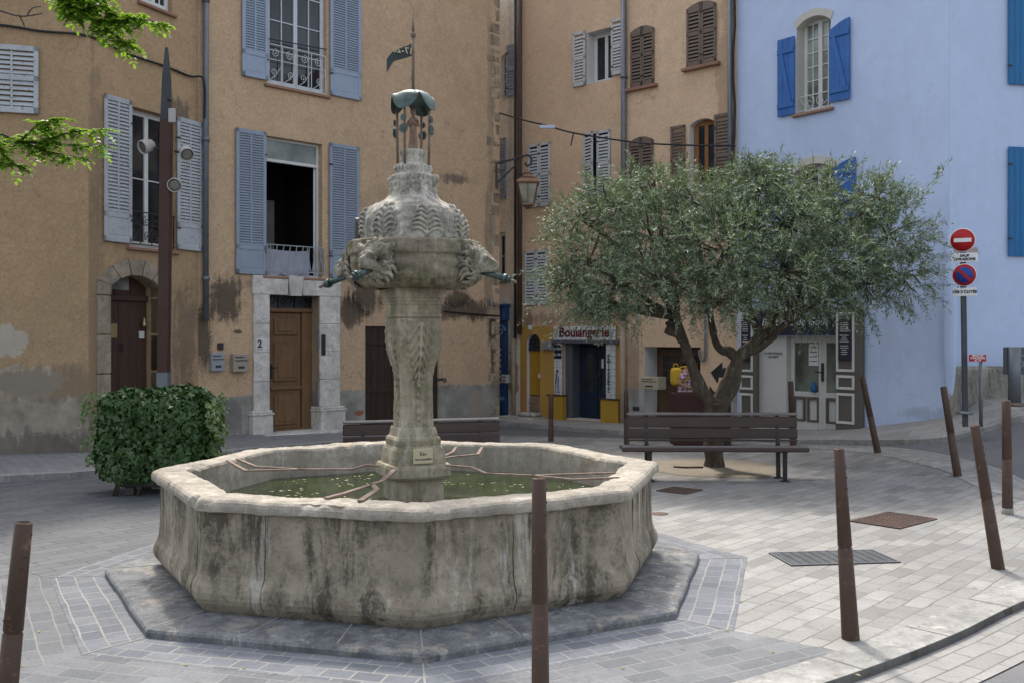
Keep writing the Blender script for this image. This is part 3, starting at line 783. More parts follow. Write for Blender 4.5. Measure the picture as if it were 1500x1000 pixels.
text('2', .20, fC.M @ T(uN, -.078, zN), m_iron, npl, bold=.006)
y = .28; zt2 = fC.z(430, 456); dm = MB()
dm.box(u0, u1, y+.03, y+.06, .04, zt2); 
dm.bbox(u0, u1, y-.08, y+.03, zt2-.02, zt2+.07, .015); dm.bbox(u0, u0+.17, y-.04, y+.03, .04, zt2-.02, .01); dm.bbox(u1-.24, u1, y-.04, y+.03, .04, zt2-.02, .01)
a, b = u0+.19, u1-.26; dm.bbox(a, b, y-.01, y+.035, .10, zt2-.03, .01)
Hd = zt2-.03
for (c, d) in ((.14, Hd*.34), (Hd*.42, Hd*.76), (Hd*.80, Hd*.97)):
    dm.bbox(a+.08, b-.08, y-.04, y-.005, c+.03, d-.03, .02); dm.bbox(a+.15, b-.15, y-.055, y-.01, c+.09, d-.09, .03)
dm.bbox(a-.0, b, y-.06, y+.0, Hd*.365, Hd*.395, .012); dm.bbox(u0, u1, y-.05, y+.03, .02, .10, .01)
dr = dm.build('door', m_wood, hC, fC.M)
hb = MB(); hb.bbox(a+.0, a+.05, y-.05, y-.02, Hd*.46, Hd*.58, .01); hb.tube([(a+.025, y-.05, Hd*.55), (a+.025, y-.10, Hd*.55), (a+.12, y-.10, Hd*.55)], .012, 8)
hb.build('handle', m_iron, dr, fC.M)
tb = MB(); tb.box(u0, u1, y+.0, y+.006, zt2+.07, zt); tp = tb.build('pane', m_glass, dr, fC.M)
gb = MB()
for k in range(4): gb.bar((u0+(u1-u0)*k/3, y-.02, zt2+.07), (u0+(u1-u0)*k/3, y-.02, zt), .02)
for k in range(3):
    for s_ in (-1, 1): gb.tube(spiral((u0+(u1-u0)*(k+.5)/3+s_*.06, (zt2+.07+zt)/2), .09, 1.5, 0, s_, y=y-.02), .008, 5)
gb.bbox(u0, u1, y-.04, y+.02, zt-.05, zt, .006)
gb.build('grille', m_iron, dr, fC.M)
ib = MB(); ub = fC.u(469)+.04; ib.bbox(u1+.02, u1+.12, -.075, -.055, fC.z(470,520), fC.z(470,490), .006); ib.build('intercom', m_iron, hC, fC.M)
# plank door
pd = MB(); u0, u1, zt = oCs['u0'], oCs['u1'], oCs['z1']; k = 11
for i in range(k): pd.bbox(u0+(u1-u0)*i/k+.004, u0+(u1-u0)*(i+1)/k-.004, .05, .08, .0, zt, .004)
for zz in (.75, zt-.4):
    for q in (0, 1): pd.bbox(u0+(u1-u0)*(.04+.5*q), u0+(u1-u0)*(.46+.5*q), .035, .052, zz, zz+.07, .004)
po_ = pd.build('plank_door', m_wood_dk, hC, fC.M)
rg = MB(); uu = fC.u(645); zz = fC.z(645, 555); rg.bar((u1-.1, .02, zz), (uu+.08, -.03, zz), .03, .05); rg.tube([(uu+.1, -.05, zz+.03), (uu+.13, -.05, zz-.03), (uu+.07, -.05, zz-.07)], .015, 6); rg.build('latch', m_iron, po_, fC.M)
# moulded ledge, rough corner stones
lg = MB(); lg.tube([fC.M.inverted() @ fC.w(fC.u(650), -.02, fC.z(650,456)), (fC.u(690), -.03, fC.z(690,460)), (fC.u(730), -.02, fC.z(730,463))], .02, 6); lg.build('wall_cable', m_cable, hC, fC.M)
m_quoin = stone_mat('quoin_stone', (.42,.33,.225), mossk=.2); random.seed(3); z = .05
while z < 10.2:
    h_ = random.uniform(.16,.42); L_ = random.uniform(.14,.46)
    if random.random() < .85:
        rings = []
        ca, cz = 7.86-L_/2, z+h_/2
        qs = MB(); qs.bbox(7.86-L_, 7.875, -.002-random.random()*.014, .3, z+.02, z+h_-.02, .03)
        qs.v = [(x+.02*noise.noise(Vector((x*7,y*7,z_*7))), y+.018*noise.noise(Vector((x*9,z_*9,4))), z_+.03*noise.noise(Vector((x*5,z_*5,9)))) for x, y, z_ in qs.v]
        qs.build('corner_stone', m_quoin, hC, fC.M)
    z += h_


# wall fittings of the left houses
def wallbox(name, fr, x0, x1, yt, yb, mat, label, cat, d=.09, extra=None, grp=None):
    a, b = fr.u(x0), fr.u(x1); xc = (x0+x1)/2; z0, z1 = fr.z(xc, yb), fr.z(xc, yt)
    mb = MB(); mb.bbox(a, b, -d, -.001, z0, z1, .01)
    o = mb.build(name, mat, None, fr.M); tag(o, label, cat, grp)
    if extra:
        e = MB(); extra(e, a, b, z0, z1, -d); e.build('flap', m_iron if mat is not m_iron else m_white, o, fr.M)
    return o
def slots(e, a, b, z0, z1, d):
    w = b-a; h = z1-z0
    e.box(a+.1*w, b-.1*w, d-.012, d, z1-.38*h, z1-.34*h); e.box(a+.3*w, b-.3*w, d-.01, d, z0+.2*h, z0+.32*h); e.box(a+.1*w, b-.3*w, d-.006, d, z1-.2*h, z1-.15*h)
wallbox('mailbox', fC, 306, 326, 516, 543, simple('grey_box', (.30,.32,.34), .5, .1), 'light grey metal mailbox on the stained wall left of its beige neighbour', 'mailbox', .10, slots, 'mailboxes beside door number 2')
wallbox('mailbox', fC, 337, 359, 518, 544, simple('beige_box', (.34,.30,.24), .5, .1), 'beige metal mailbox nearest the white stone doorway', 'mailbox', .14, slots, 'mailboxes beside door number 2')
wallbox('meter_box', fC, 318, 326, 502, 512, m_iron, 'small black box above the grey mailbox', 'box', .05)

# downpipes and cables
pA = lambda x, y, n=-.09: (fC.u(x), n, fC.z(x, y))
zp = fC.z(292, 470)
pipe([(.10, -.10, 10.4), (.10, -.10, zp)], .055, m_zinc, 'downpipe', 'grey zinc downpipe ending above the mailboxes between the two ochre houses', 'drainpipe', fC, collars=[((.10,-.10,8.2),(.10,-.10,8.3)), ((.10,-.10,3.0),(.10,-.10,3.08)), ((.10,-.10,5.6),(.10,-.10,5.68))])
cab = [fA.w(fA.u(x), -.04, fA.z(x, y)) for x, y in ((-120,30),(0,38),(60,47),(120,52))] + [fB.w(fB.u(x), -.04, fB.z(x, y)) for x, y in ((150,62),(180,78),(240,98),(275,112))] + [fC.w(fC.u(x), -.17, fC.z(x, y)) for x, y in ((288,115),(292,122),(294,140),(293,175))]
pipe(catmull(cab, 5), .02, m_cable, 'cable', 'thick black cable sagging across the ochre house above the shutters', 'cable')

# ------------------------------------------------------------------ ochre row house with the bakery, brown shutter house, cream house
OR = (.68,.485,.325)
uS = fO.u(917); uJ = fO.u(762)
hO = empty('row_house', fO.M @ T(uS, 0, 0), 'ochre house with white shutters above the yellow bakery front', 'house')
hP = empty('row_house', fO.M, 'ochre house with brown louvred shutters between bakery and blue house', 'house')
hQ = empty('row_house', fO.M @ T(uJ, 0, 0), 'narrow cream house with a blue shopfront behind the hanging lantern', 'house')
mO = wall_mat('ochre_render_row', OR, None, (.3,.3,.3), [(uJ+.3, 1.7, .25, 1.2, (.14,.10,.08), .55), ((uJ+uS)/2, 2.35, 2.0, .25, (.20,.13,.09), .6), (uS, 5, .15, 5, (.22,.15,.10), .5)], 'trowel')
mP = wall_mat('ochre_render_row2', sc(OR, 1.04), .78, (.34,.33,.31), [(uS+.2, 1.2, .3, 1.0, (.14,.11,.08), .5), (uS+2.5, 2.6, 1.6, .2, (.25,.17,.10), .5), (-.3, 6, .3, 4, (.2,.14,.09), .4)], 'trowel')
mQ = wall_mat('cream_render', (.78,.70,.56), None, (.3,.3,.3), [(uJ-.35, 8, .10, 3, (.40,.38,.35), .5), (uJ-.25, 2.0, .15, 1.2, (.30,.25,.20), .5)], 'rough',
              patches=[(uJ-.25, 1.0, .18, .6, (.32,.18,.11), .8)])
def up(fr, *a, **k): return op(fr, *a, **k)
o1 = op(fO, 860, 897, 44, 120, 0, .34, 1); o5 = op(fO, 870, 880, 200, 288, 0, .25)
oD = op(fO, 772, 792, 489, 613, .22, .25); oD['z0'] = zg(2,23)+.13
oS = op(fO, 827, 890, 499, 613, 0, .5); oS['z0'] = -.02
body(hO, fO, uJ, uS, -.6, 11.4, [o1, oD, oS], [mO, m_revealw, m_dark], 7, (False, False))
w1 = window(hO, fO, o1, m_white, 1, 1, .30, None, .05, 2, 0, False)
shutter(hO, fO, 841, 859, 48, 127, m_wshut, 'louv', side=-1, louv=.07)
shutter(hO, fO, 897, 914, 29, 110, m_wshut, 'louv', side=1, louv=.07)
# closed pairs
def pair(h_, x0, x1, yt, yb, mat, arc=0, ajar=0, recess=-.035, style='louv', louv=.07):
    u0, u1 = fO.u(x0), fO.u(x1); xc = (x0+x1)/2; z0, z1 = fO.z(xc, yb), fO.z(xc, yt); m = (u0+u1)/2
    shutter(h_, fO, 0, 0, 0, 0, mat, style, recess, (z0, z1), (u0, m-.004), ajar, side=-1, louv=louv, arc=arc)
    shutter(h_, fO, 0, 0, 0, 0, mat, style, recess, (z0, z1), (m+.004, u1), 0, side=1, louv=louv, arc=arc)
    bk = MB(); bk.box(u0+.03, u1-.03, -.012, -.004, z0+.03, z1-.04-arc); bk.build('shade_backing', m_dark, h_, fO.M)  # flat near-black sheet on the wall, painted shade in place of an opening
    if mat is m_brown:
        sm = MB(); sm.bbox(u0-.1, u1+.1, -.12, .0, z0-.09, z0-.02, .01); sm.build('sill', m_sill, h_, fO.M)
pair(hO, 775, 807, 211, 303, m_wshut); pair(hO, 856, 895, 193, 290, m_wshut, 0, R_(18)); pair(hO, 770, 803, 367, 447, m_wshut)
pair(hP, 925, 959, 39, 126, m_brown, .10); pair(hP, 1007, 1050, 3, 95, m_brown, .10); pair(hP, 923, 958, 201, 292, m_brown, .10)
o7 = op(fO, 1010, 1048, 174, 290, .12, .30, 1)
oE = op(fO, 944, 1026, 508, 628, 0, .55, 1); oE['z0'] = .02
body(hP, fO, uS, 0, -.6, 11.4, [o7, oE], [mP, m_revealw, m_dark], 7, (False, False))
window(hP, fO, o7, simple('orange_wood', (.26,.12,.04), .45, .2), 1, 1, .2, None, .08, 2, 0, False)
shutter(hP, fO, 984, 1005, 185, 290, m_brown, 'louv', side=-1, louv=.07)
shutter(hP, fO, 1048, 1072, 167, 290, m_brown, 'louv', side=1, louv=.07)
# recessed brown door of that house
u0, u1 = oE['u0'], oE['u1']; ua = u0 + .0
dd = MB(); z1 = oE['z1']; um = fO.u(968)
dd.box(u0, u1, .50, .53, 0, z1)
dd.bbox(u0+.1, (u0+u1)/2, .44, .5, .1, z1-.05, .01); dd.bbox((u0+u1)/2+.02, u1-.1, .44, .5, .1, z1-.05, .01)
dE = dd.build('door', simple('brown_door', (.10,.055,.03), .5, .25, 4, .3, 30), hP, fO.M)
pp = MB()
for (a, b) in ((u0+.2, (u0+u1)/2-.1), ((u0+u1)/2+.12, u1-.2)):
    g = MB(); pp.box(a, b, .43, .438, z1*.5, z1-.2)
    for k in range(1, 3): g.box(a+(b-a)*k/3-.012, a+(b-a)*k/3+.012, .42, .432, z1*.5, z1-.2)
    for k in range(1, 4): g.box(a, b, .421, .433, z1*.5+(z1*.5-.2)*k/4-.012, z1*.5+(z1*.5-.2)*k/4+.012)
    g.build('glazing_bar', simple('brown_bar', (.10,.055,.03)), dE, fO.M)
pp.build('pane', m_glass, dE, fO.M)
wallbox('mailbox', Frame(fO.w(0, .0, 0)[:2], fO.d), 950, 976, 551, 569, simple('cream_box', (.42,.37,.26), .5, .1), 'cream letter box hanging in front of the recessed brown doorway', 'mailbox', .32, slots)
# vent plate and hooked pipe
vb = MB(); ux = fO.u(932); vb.bbox(ux-.09, ux+.09, -.02, 0, fO.z(932,601), fO.z(932,595), .004); vb.build('vent', m_iron, hP, fO.M)
uh = fO.u(1036)
pipe([(uh, -.08, 3.2), (uh, -.08, fO.z(1036,520)), (uh-.03, -.08, fO.z(1036,524)-.06), (uh-.11, -.08, fO.z(1036,524)-.05), (uh-.15, -.08, fO.z(1036,520)), (uh-.14,-.08,fO.z(1036,512))], .028, m_zinc, 'cable_duct', 'grey hooked duct on the ochre wall behind the olive trunk', 'pipe', fO)
# bakery: painted ground floor
m_yel = wall_mat('yellow_render', (.42,.245,.065), None, (.3,.3,.3), [(fO.u(765), .5, .15, .8, (.40,.18,.09), .8)], 'smooth')
yb = MB(); zt = fO.z(790, 478); zb = -.3
zc = fO.z(860, 498)
for (a, b, c, d) in ((fO.u(763), oD['u0'], zb, zt), (oD['u1'], oS['u0'], zb, zt), (oD['u0'], oD['u1'], oD['z1'], zt), (oS['u1'], uS-.02, zb, zt), (oS['u0'], oS['u1'], oS['z1'], zt)):
    yb.box(a, b, -.02, -.002, c, d)
pts = arch_pts(oD['u0'], oD['u1'], oD['z1']-.22, .22)
for (p, q) in zip(pts[:-1], pts[1:]): yb.prism([(p[0], p[1]), (q[0], q[1]), (q[0], oD['z1']), (p[0], oD['z1'])], -.02, -.002)
yb.build('painted_front', m_yel, hO, fO.M)
yd = MB(); u0, u1, z0, z1 = oD['u0'], oD['u1'], oD['z0'], oD['z1']; zt_ = fO.z(782, 512)
yd.bbox(u0, u1, .10, .14, z0+.42, zt_, .005); 
for k in range(4): yd.bbox(u0+(u1-u0)*k/4+.004, u0+(u1-u0)*(k+1)/4-.004, .09, .11, z0+.42, zt_-.02, .005)
yo = yd.build('door', simple('yellow_door_paint', (.36,.20,.02), .5, .15), hO, fO.M)
b_ = MB(); b_.bbox(u0, u1, .08, .14, z0, z0+.40, .01); b_.bbox(u0, u1, .06, .14, z0+.2, z0+.26, .01); b_.build('weathered_board', simple('weathered_wood', (.24,.15,.10), .8, .3, 4, .4, 30), yo, fO.M)
g = MB(); g.box(u0, u1, .10, .105, zt_, z1)
for k in range(5): g.tube(spiral((u0+(u1-u0)*(k+.5)/5, (zt_+z1)/2-.06), .13, 1.6, k, 1, y=.06), .012, 5)
g.bbox(u0, u1, .05, .12, zt_-.03, zt_+.04, .005); g.build('grille', m_iron, yo, fO.M)
nt = MB(); nt.box(u0+.30, u0+.52, .082, .09, fO.z(785,553), fO.z(785,547)); nt.build('notice', m_white, yo, fO.M)
np_ = MB(); um_ = (u0+u1)/2-.1; np_.bbox(um_-.06, um_+.06, -.04, -.02, fO.z(778,483), fO.z(778,478)+.02, .004); np_.build('number_plate', m_white, hO, fO.M)
# doorstep stones
ds = MB(); ds.bbox(oD['u0']-.5, oD['u1']+.25, -.65, .1, -.35, oD['z0']-.10, .03); ds.bbox(oD['u0']-.05, oD['u1']+.05, -.32, .1, oD['z0']-.10, oD['z0'], .03); ds.bbox(oD['u1']+.25, oS['u0']+.3, -.5, .1, -.35, oD['z0']-.16, .03)
ds.build('doorstep', m_lime, hO, fO.M)
# tiled panels and sign
def tiles():
    t = NT('white_tiles'); c = t.co(); x, y, z = t.sep(c)
    br = t.node('ShaderNodeTexBrick', {'offset': 0.0}, Vector=t.comb(x, z, 0.0), Color1=(.50,.51,.53), Color2=(.58,.58,.58), Mortar=(.25,.25,.26))
    for k, v in (('Scale', 1.0), ('Mortar Size', .006), ('Brick Width', .15), ('Row Height', .15)): t.set(br, k, v)
    return t.fin(br.outputs['Color'], .25, t.bump(br.outputs['Fac'], -.3, .004), None, .4)
m_tiles = tiles()
sg = MB(); a, b = fO.u(814), fO.u(905); z0, z1 = fO.z(860, 498), fO.z(860, 478)
sg.bbox(a, b, -.09, -.021, z0, z1, .008); so = sg.build('shop_sign', m_tiles, hO, fO.M)
m_red = simple('sign_red', (.10,.014,.018), .5, .1); m_ink = simple('sign_ink', (.02,.02,.03), .5, .1)
text('Boulangerie', .32, fO.M @ T((a+b)/2, -.092, (z0+z1)/2+.01), m_red, so, bold=.012, shear=-.0, sx=1.02)
wv = MB()
for s_ in (-1, 1):
    for k in range(3): wv.bar(((a+b)/2+s_*(b-a)*.455, -.093, (z0+z1)/2-.12+.05*k), ((a+b)/2+s_*(b-a)*.455+.06*(k-1), -.093, (z0+z1)/2+.02), .004, .018, up=(0,1,0))
wv.build('wheat_ear', m_ink, so, fO.M)
bm = MB(); bm.bbox(fO.u(812), fO.u(911), -.14, -.021, fO.z(860,503), z0-.002, .01)
m_shopgrey = simple('shop_grey', (.085,.09,.10), .5, .1); bm.build('beam', m_shopgrey, hO, fO.M)
def pillar(x0, x1, ybot, words, paint=None):
    a, b = fO.u(x0), fO.u(x1); zt_ = fO.z((x0+x1)/2, 503)-.01; zb_ = fO.z((x0+x1)/2, ybot)
    mb = MB(); mb.bbox(a, b, -.07, -.021, zb_, zt_, .006); o = mb.build('tile_panel', m_tiles, hO, fO.M)
    if words:
        n = len(words)
        for i, ch in enumerate(words):
            text(ch, .17, fO.M @ T(a+.09, -.072, zt_-.30-(zt_-zb_-.4)*i/n), m_ink, o, bold=.002)
    return o, a, b, zb_, zt_
pillar(890, 904, 583, 'PATISSERIE')
o, a, b, zb_, zt_ = pillar(814, 826, 577, '')
ill = MB(); cx = (a+b)/2     # small baker painted on the tiles
ill.box(a+.01, b-.01, -.074, -.071, zt_-.36, zt_-.02); ill.build('opening_hours_board', simple('navy_board', (.01,.015,.035), .4), o, fO.M)
text('OUVERT', .085, fO.M @ T(cx, -.076, zt_-.12), m_white, o, ext=.001); text('8-19H', .10, fO.M @ T(cx, -.076, zt_-.26), m_white, o, ext=.001)
fg = MB()
fg.bar((cx-.03, -.073, zt_-.72), (cx-.05, -.073, zt_-.98), .004, .07, up=(0,1,0)); fg.bar((cx+.03, -.073, zt_-.78), (cx+.02, -.073, zt_-1.0), .004, .04, up=(0,1,0)); fg.bar((cx-.05,-.073,zt_-1.0), (cx-.08,-.073,zt_-1.2), .004, .03, up=(0,1,0)); fg.bar((cx-.0,-.073,zt_-1.0), (cx+.05,-.073,zt_-1.2), .004, .03, up=(0,1,0))
for k in range(4): fg.box(a+.05, b-.05-.04*(k%2), -.073, -.0715, zt_-1.45-.12*k, zt_-1.43-.12*k)
fg.build('painted_baker', m_ink, o, fO.M)
hdm = MB(); hdm.lathe([(0,-.001),(.04,-.001),(.04,.002),(0,.002)], (0,0,0), 12, M=T(cx-.02, -.073, zt_-.66) @ RX(PI/2)); hdm.build('painted_head', m_red, o, fO.M)
m_yplinth = simple('yellow_tiles', (.38,.225,.03), .4, .15, 3)
for (x0, x1, yt_, yb_) in ((809, 831, 577, 612), (887, 912, 583, 619)):
    mb = MB(); a, b = fO.u(x0), fO.u(x1); xc = (x0+x1)/2; mb.bbox(a, b, -.20, -.021, -.3, fO.z(xc, yt_)-.03, .01); q = mb.build('yellow_plinth', m_yplinth, hO, fO.M)
    mb = MB(); mb.bbox(a-.02, b+.02, -.22, -.021, fO.z(xc,yt_)-.03, fO.z(xc,yt_), .006); mb.build('cap', m_wood_rd, q, fO.M)
# shop door
u0, u1, z0, z1 = oS['u0'], oS['u1'], -.02, oS['z1']; sm = MB(); ug = fO.u(837)
sm.bbox(u0, ug, .02, .36, z0, z1, .01); jb = sm.build('door_jamb', m_shopgrey, hO, fO.M)
m_navy = simple('navy_paint', (.012,.022,.040), .4, .1); sm = MB()
sm.box(ug, u1, .36, .39, z0, z1-.0)
nn = 2; W = (u1-ug)/2
for k in range(2):
    a = ug+W*k+.01; b = a+W-.02
    sm.bbox(a, a+.10, .31, .36, z0, z1-.15, .008); sm.bbox(b-.10, b, .31, .36, z0, z1-.15, .008); sm.bbox(a+.1, b-.1, .31, .36, z0, z0+.62, .008); sm.bbox(a+.1, b-.1, .31, .36, z1-.30, z1-.15, .008)
    sm.bbox(a+.16, b-.16, .295, .315, z0+.12, z0+.52, .01)
sm.bbox(ug, u1, .30, .37, z1-.14, z1, .008)
so = sm.build('shop_door', m_navy, hO, fO.M)
pm = MB()
for k in range(2): pm.box(ug+W*k+.11, ug+W*(k+1)-.11, .335, .34, z0+.62, z1-.30)
pm.build('pane', m_glass, so, fO.M)
hb = MB(); um = ug+W; hb.bbox(um+.03, um+.10, .28, .31, 1.0, 1.12, .006); hb.tube([(um+.06,.28,.98),(um+.06,.24,.98),(um-.06,.24,.98)], .014, 6); hb.build('handle', m_iron, so, fO.M)
nt = MB(); nt.box(um+.06, um+.18, .325, .33, 1.2, 1.42); nt.build('notice', m_white, so, fO.M)
pn = MB(); pn.bbox(fO.u(798), fO.u(813), -.14, -.03, fO.z(805,512), fO.z(805,500), .01)
tag(pn.build('wall_sign', simple('grey_plate', (.20,.20,.20), .5, .1), None, fO.M), 'small weathered grey plate left of the tiled bakery pillar', 'sign')
# cream house with blue shopfront
oq1 = op(fO, 733, 744, 80, 147, .10, .2); oq3 = op(fO, 728, 741, 340, 412, 0, .2); oq2 = op(fO, 722, 734, 212, 290, 0, .2)
body(hQ, fO, uJ-4.5, uJ, -.8, 12.2, [oq1, oq3], [mQ, mQ, m_dark], 7, (True, True))
window(hQ, fO, oq1, m_white, 2, 5, .1, None, .03, 1, 0, False); window(hQ, fO, oq3, m_white, 1, 2, .1, None, .05, 1, 0)
shutter(hQ, fO, 744, 757, 66, 141, m_greyblue2, 'louv', side=1, louv=.07)
shutter(hQ, fO, 731, 743, 203, 292, m_greyblue2, 'louv', side=1, louv=.07)
bs = MB(); m_bshop = simple('blue_shopfront', (.02,.07,.20), .5, .15)
a, b = fO.u(710), fO.u(745); zt = fO.z(738, 450)
bs.bbox(a, b, -.10, -.001, -.6, zt-.35, .01); bs.bbox(a-.05, b+.05, -.22, -.001, zt-.35, zt, .02); bs.bbox(a-.1, b+.1, -.30, -.001, zt, zt+.08, .02)
for k in range(2): bs.bbox(b-.30, b-.06, -.13, -.09, -.3+.95*k*0+.0, .25, .02)
q = bs.build('shopfront', m_bshop, hQ, fO.M)
sc_ = MB(); sc_.tube(spiral((b-.16, zt-.62), .16, 1.4, 0, 1, y=-.13), .03, 6); sc_.bbox(b-.32, b-.04, -.14, -.1, .32, .40, .01); sc_.build('carved_scroll', simple('blue_light', (.12,.25,.45), .5), q, fO.M)
rk = MB(); 
for k in range(7): rk.bbox(fO.u(731), fO.u(739), -.20, -.12, .75+.14*k, .82+.14*k, .006)
rk.bar((fO.u(732), -.12, .5), (fO.u(732), -.12, 1.8), .03)
tag(rk.build('slatted_rack', simple('slat_wood', (.45,.28,.13), .6, .2), None, fO.M), 'small rack of pale wooden slats on the blue shopfront', 'rack')
wallbox('mailbox', fO, 740, 749, 548, 560, m_white, 'small white letter box beside the blue shopfront', 'mailbox', .16, slots)
# pipes on this row
pipe([(fO.u(757.5), -.07, 12), (fO.u(757.5), -.07, 1.9)], .035, m_iron, 'downpipe', 'thin dark pipe on the cream house nearest the lantern', 'drainpipe', fO)
pipe([(uJ+.06, -.09, 12), (uJ+.06, -.09, 2.0)], .06, simple('rust_pipe', (.085,.055,.04), .7, .3), 'downpipe', 'rusty brown downpipe between cream and ochre houses', 'drainpipe', fO)
pipe([(fO.u(756), -.10, 1.9), (fO.u(756), -.10, -.2)], .055, simple('cream_pipe', (.33,.27,.20), .7, .2), 'downpipe', 'short cream pipe at the foot of the cream house', 'drainpipe', fO)
pipe([(uS, -.09, 11.2), (uS, -.09, 2.3)], .062, m_zinc, 'downpipe', 'tall grey zinc downpipe between white and brown shutters', 'drainpipe', fO, None, [((uS,-.09,zz),(uS,-.09,zz+.08)) for zz in (5.4, 7.9, 3.6)])
pipe([(uS-.02, -.10, 2.3), (uS-.02, -.10, -.1)], .07, simple('pinkish_pipe', (.36,.27,.20), .7, .2), 'downpipe', 'pinkish cream pipe right of the bakery yellow plinth', 'drainpipe', fO)
pipe([(-.12, -.09, 11.2), (-.12, -.09, 2.6)], .05, m_zinc, 'downpipe', 'grey downpipe at the edge of the blue house', 'drainpipe', fO)
pts = [(-.01+.03*math.sin(k*1.7), -.12, 11.2-.55*k) for k in range(16)]
pipe(pts, .028, m_cable, 'cable', 'bundle of black cables running down beside the blue house', 'cable', fO)

# ------------------------------------------------------------------ blue house
BL = (.475,.565,.75)
hB = empty('corner_house', fBl.M, 'pale blue house on the corner with bright blue shutters and a shop', 'house')
mBl = wall_mat('blue_render', BL, None, (.3,.3,.3), [(4.2, .6, .5, .15, (.30,.33,.40), .5), (2.2, 6.0, .9, 1.6, (.40,.47,.62), .4), (3.6, 3.0, .5, 2.2, (.42,.49,.63), .4), (1.2, 3.8, 1.5, .2, (.36,.42,.55), .4)], 'smooth', .07)
mBr = wall_mat('blue_render_side', BL, None, (.3,.3,.3), [(.3, 1.3, .3, .2, (.35,.36,.38), .5)], 'smooth', .05, patches=[(.30, fR.z(1424,366), .26, .11, (.36,.27,.22), .85)])
mBl2 = mBl
LB = (Vector((7.6,17.3)) - Vector((4.75,21))).length
m_cream_rev = simple('reveal_cream', (.50,.48,.43), .85, .08, 2, .2, 30)
ob1 = op(fBl, 1167, 1217, 24, 163, .16, .32, 1); ob2 = op(fBl, 1161, 1222, 240, 352, .16, .32, 1)
uc0, uc1 = fBl.u(1088), fBl.u(1266)
obs = op(fBl, 1112, 1228, 493, 640, 0, .55, 1); obs['z0'] = .12
body(hB, fBl, 0, LB, -.4, 9.9, [ob1, ob2, obs], [mBl, m_cream_rev, m_dark], 6, (True, False))
for ob in (ob1, ob2):
    w = window(hB, fBl, dict(ob, u0=ob['u0'], u1=ob['u1']), m_white, 2, 6, .26, m_curtain if ob is ob1 else None, .04, 2, 0)
    railing(w, fBl, ob['u0']+.02, ob['u1']-.02, ob['z0']+.06, ob['z0']+.34, m_ironw, 'curl', .06)
    tr = MB(); pa = arch_pts(ob['u0'], ob['u1'], ob['z1']-.16, .16, 14); po = [(p[0]+(p[0]-(ob['u0']+ob['u1'])/2)*.16, p[1]+.14) for p in pa]
    for i in range(14): tr.prism([pa[i], pa[i+1], po[i+1], po[i]], -.018, .0)
    tr.build('arch_trim', m_cream_rev, hB, fBl.M)
shutter(hB, fBl, 1141, 1166, 57, 170, m_blue, 'plank', side=-1, arc=.0)
shutter(hB, fBl, 1217, 1247, 30, 148, m_blue, 'plank', side=-1, arc=.16)
shutter(hB, fBl, 1134, 1160, 250, 362, m_blue, 'plank', side=-1)
shutter(hB, fBl, 1222, 1255, 233, 348, m_blue, 'plank', side=-1, arc=.16)
body(hB, fR, 0, 6, -.4, 9.9, [], [mBr, mBr, m_dark], 5, (False, True))
for (yt, yb) in ((-40, 126), (217, 376)):
    shutter(hB, fR, 1475, 1540, yt, yb, m_teal, 'boards', side=1)
# stone plinth of the right face, softened corner
pb = MB(); zt = fR.z(1420, 536)
rings = []
for zz, d in ((-.3, .10), (.4, .10), (zt-.05, .07), (zt, .03)):
    rings.append([fR.M.inverted() @ (fBl.w(LB-.02, -.003, 0)), Vector((-.04, -d*.8, 0)), Vector((.12, -d, 0)), Vector((2, -d, 0)), Vector((6, -d, 0))])
    for p in rings[-1]: p.z = zz
pb.loft(rings, 0, False, False); rings_t = rings[-1]
pb.add([rings_t[1], rings_t[4], (6, 0, zt), (0, 0, zt)], [(0,1,2,3)])
pb.build('stone_plinth', stone_mat('rough_plinth', (.33,.31,.27), mossk=.1), hB, fR.M)
cr = MB()   # rounded bulge where the two faces meet
rings = []
for k in range(15):
    zz = .6+k*.23; b_ = .10*math.sin(PI*min(1, k/14))**.7 if k < 14 else 0
    c0 = Vector((0, 0, zz)); r = []
    for j in range(9):
        a = R_(-165 + 120*j/8); rr = .02+b_*1.1
        r.append(Vector((math.cos(a)*rr, math.sin(a)*rr, zz)))
    rings.append(r)
cr.loft(rings, 0, True, False); cr.build('corner_bulge', mBr, hB, fR.M)
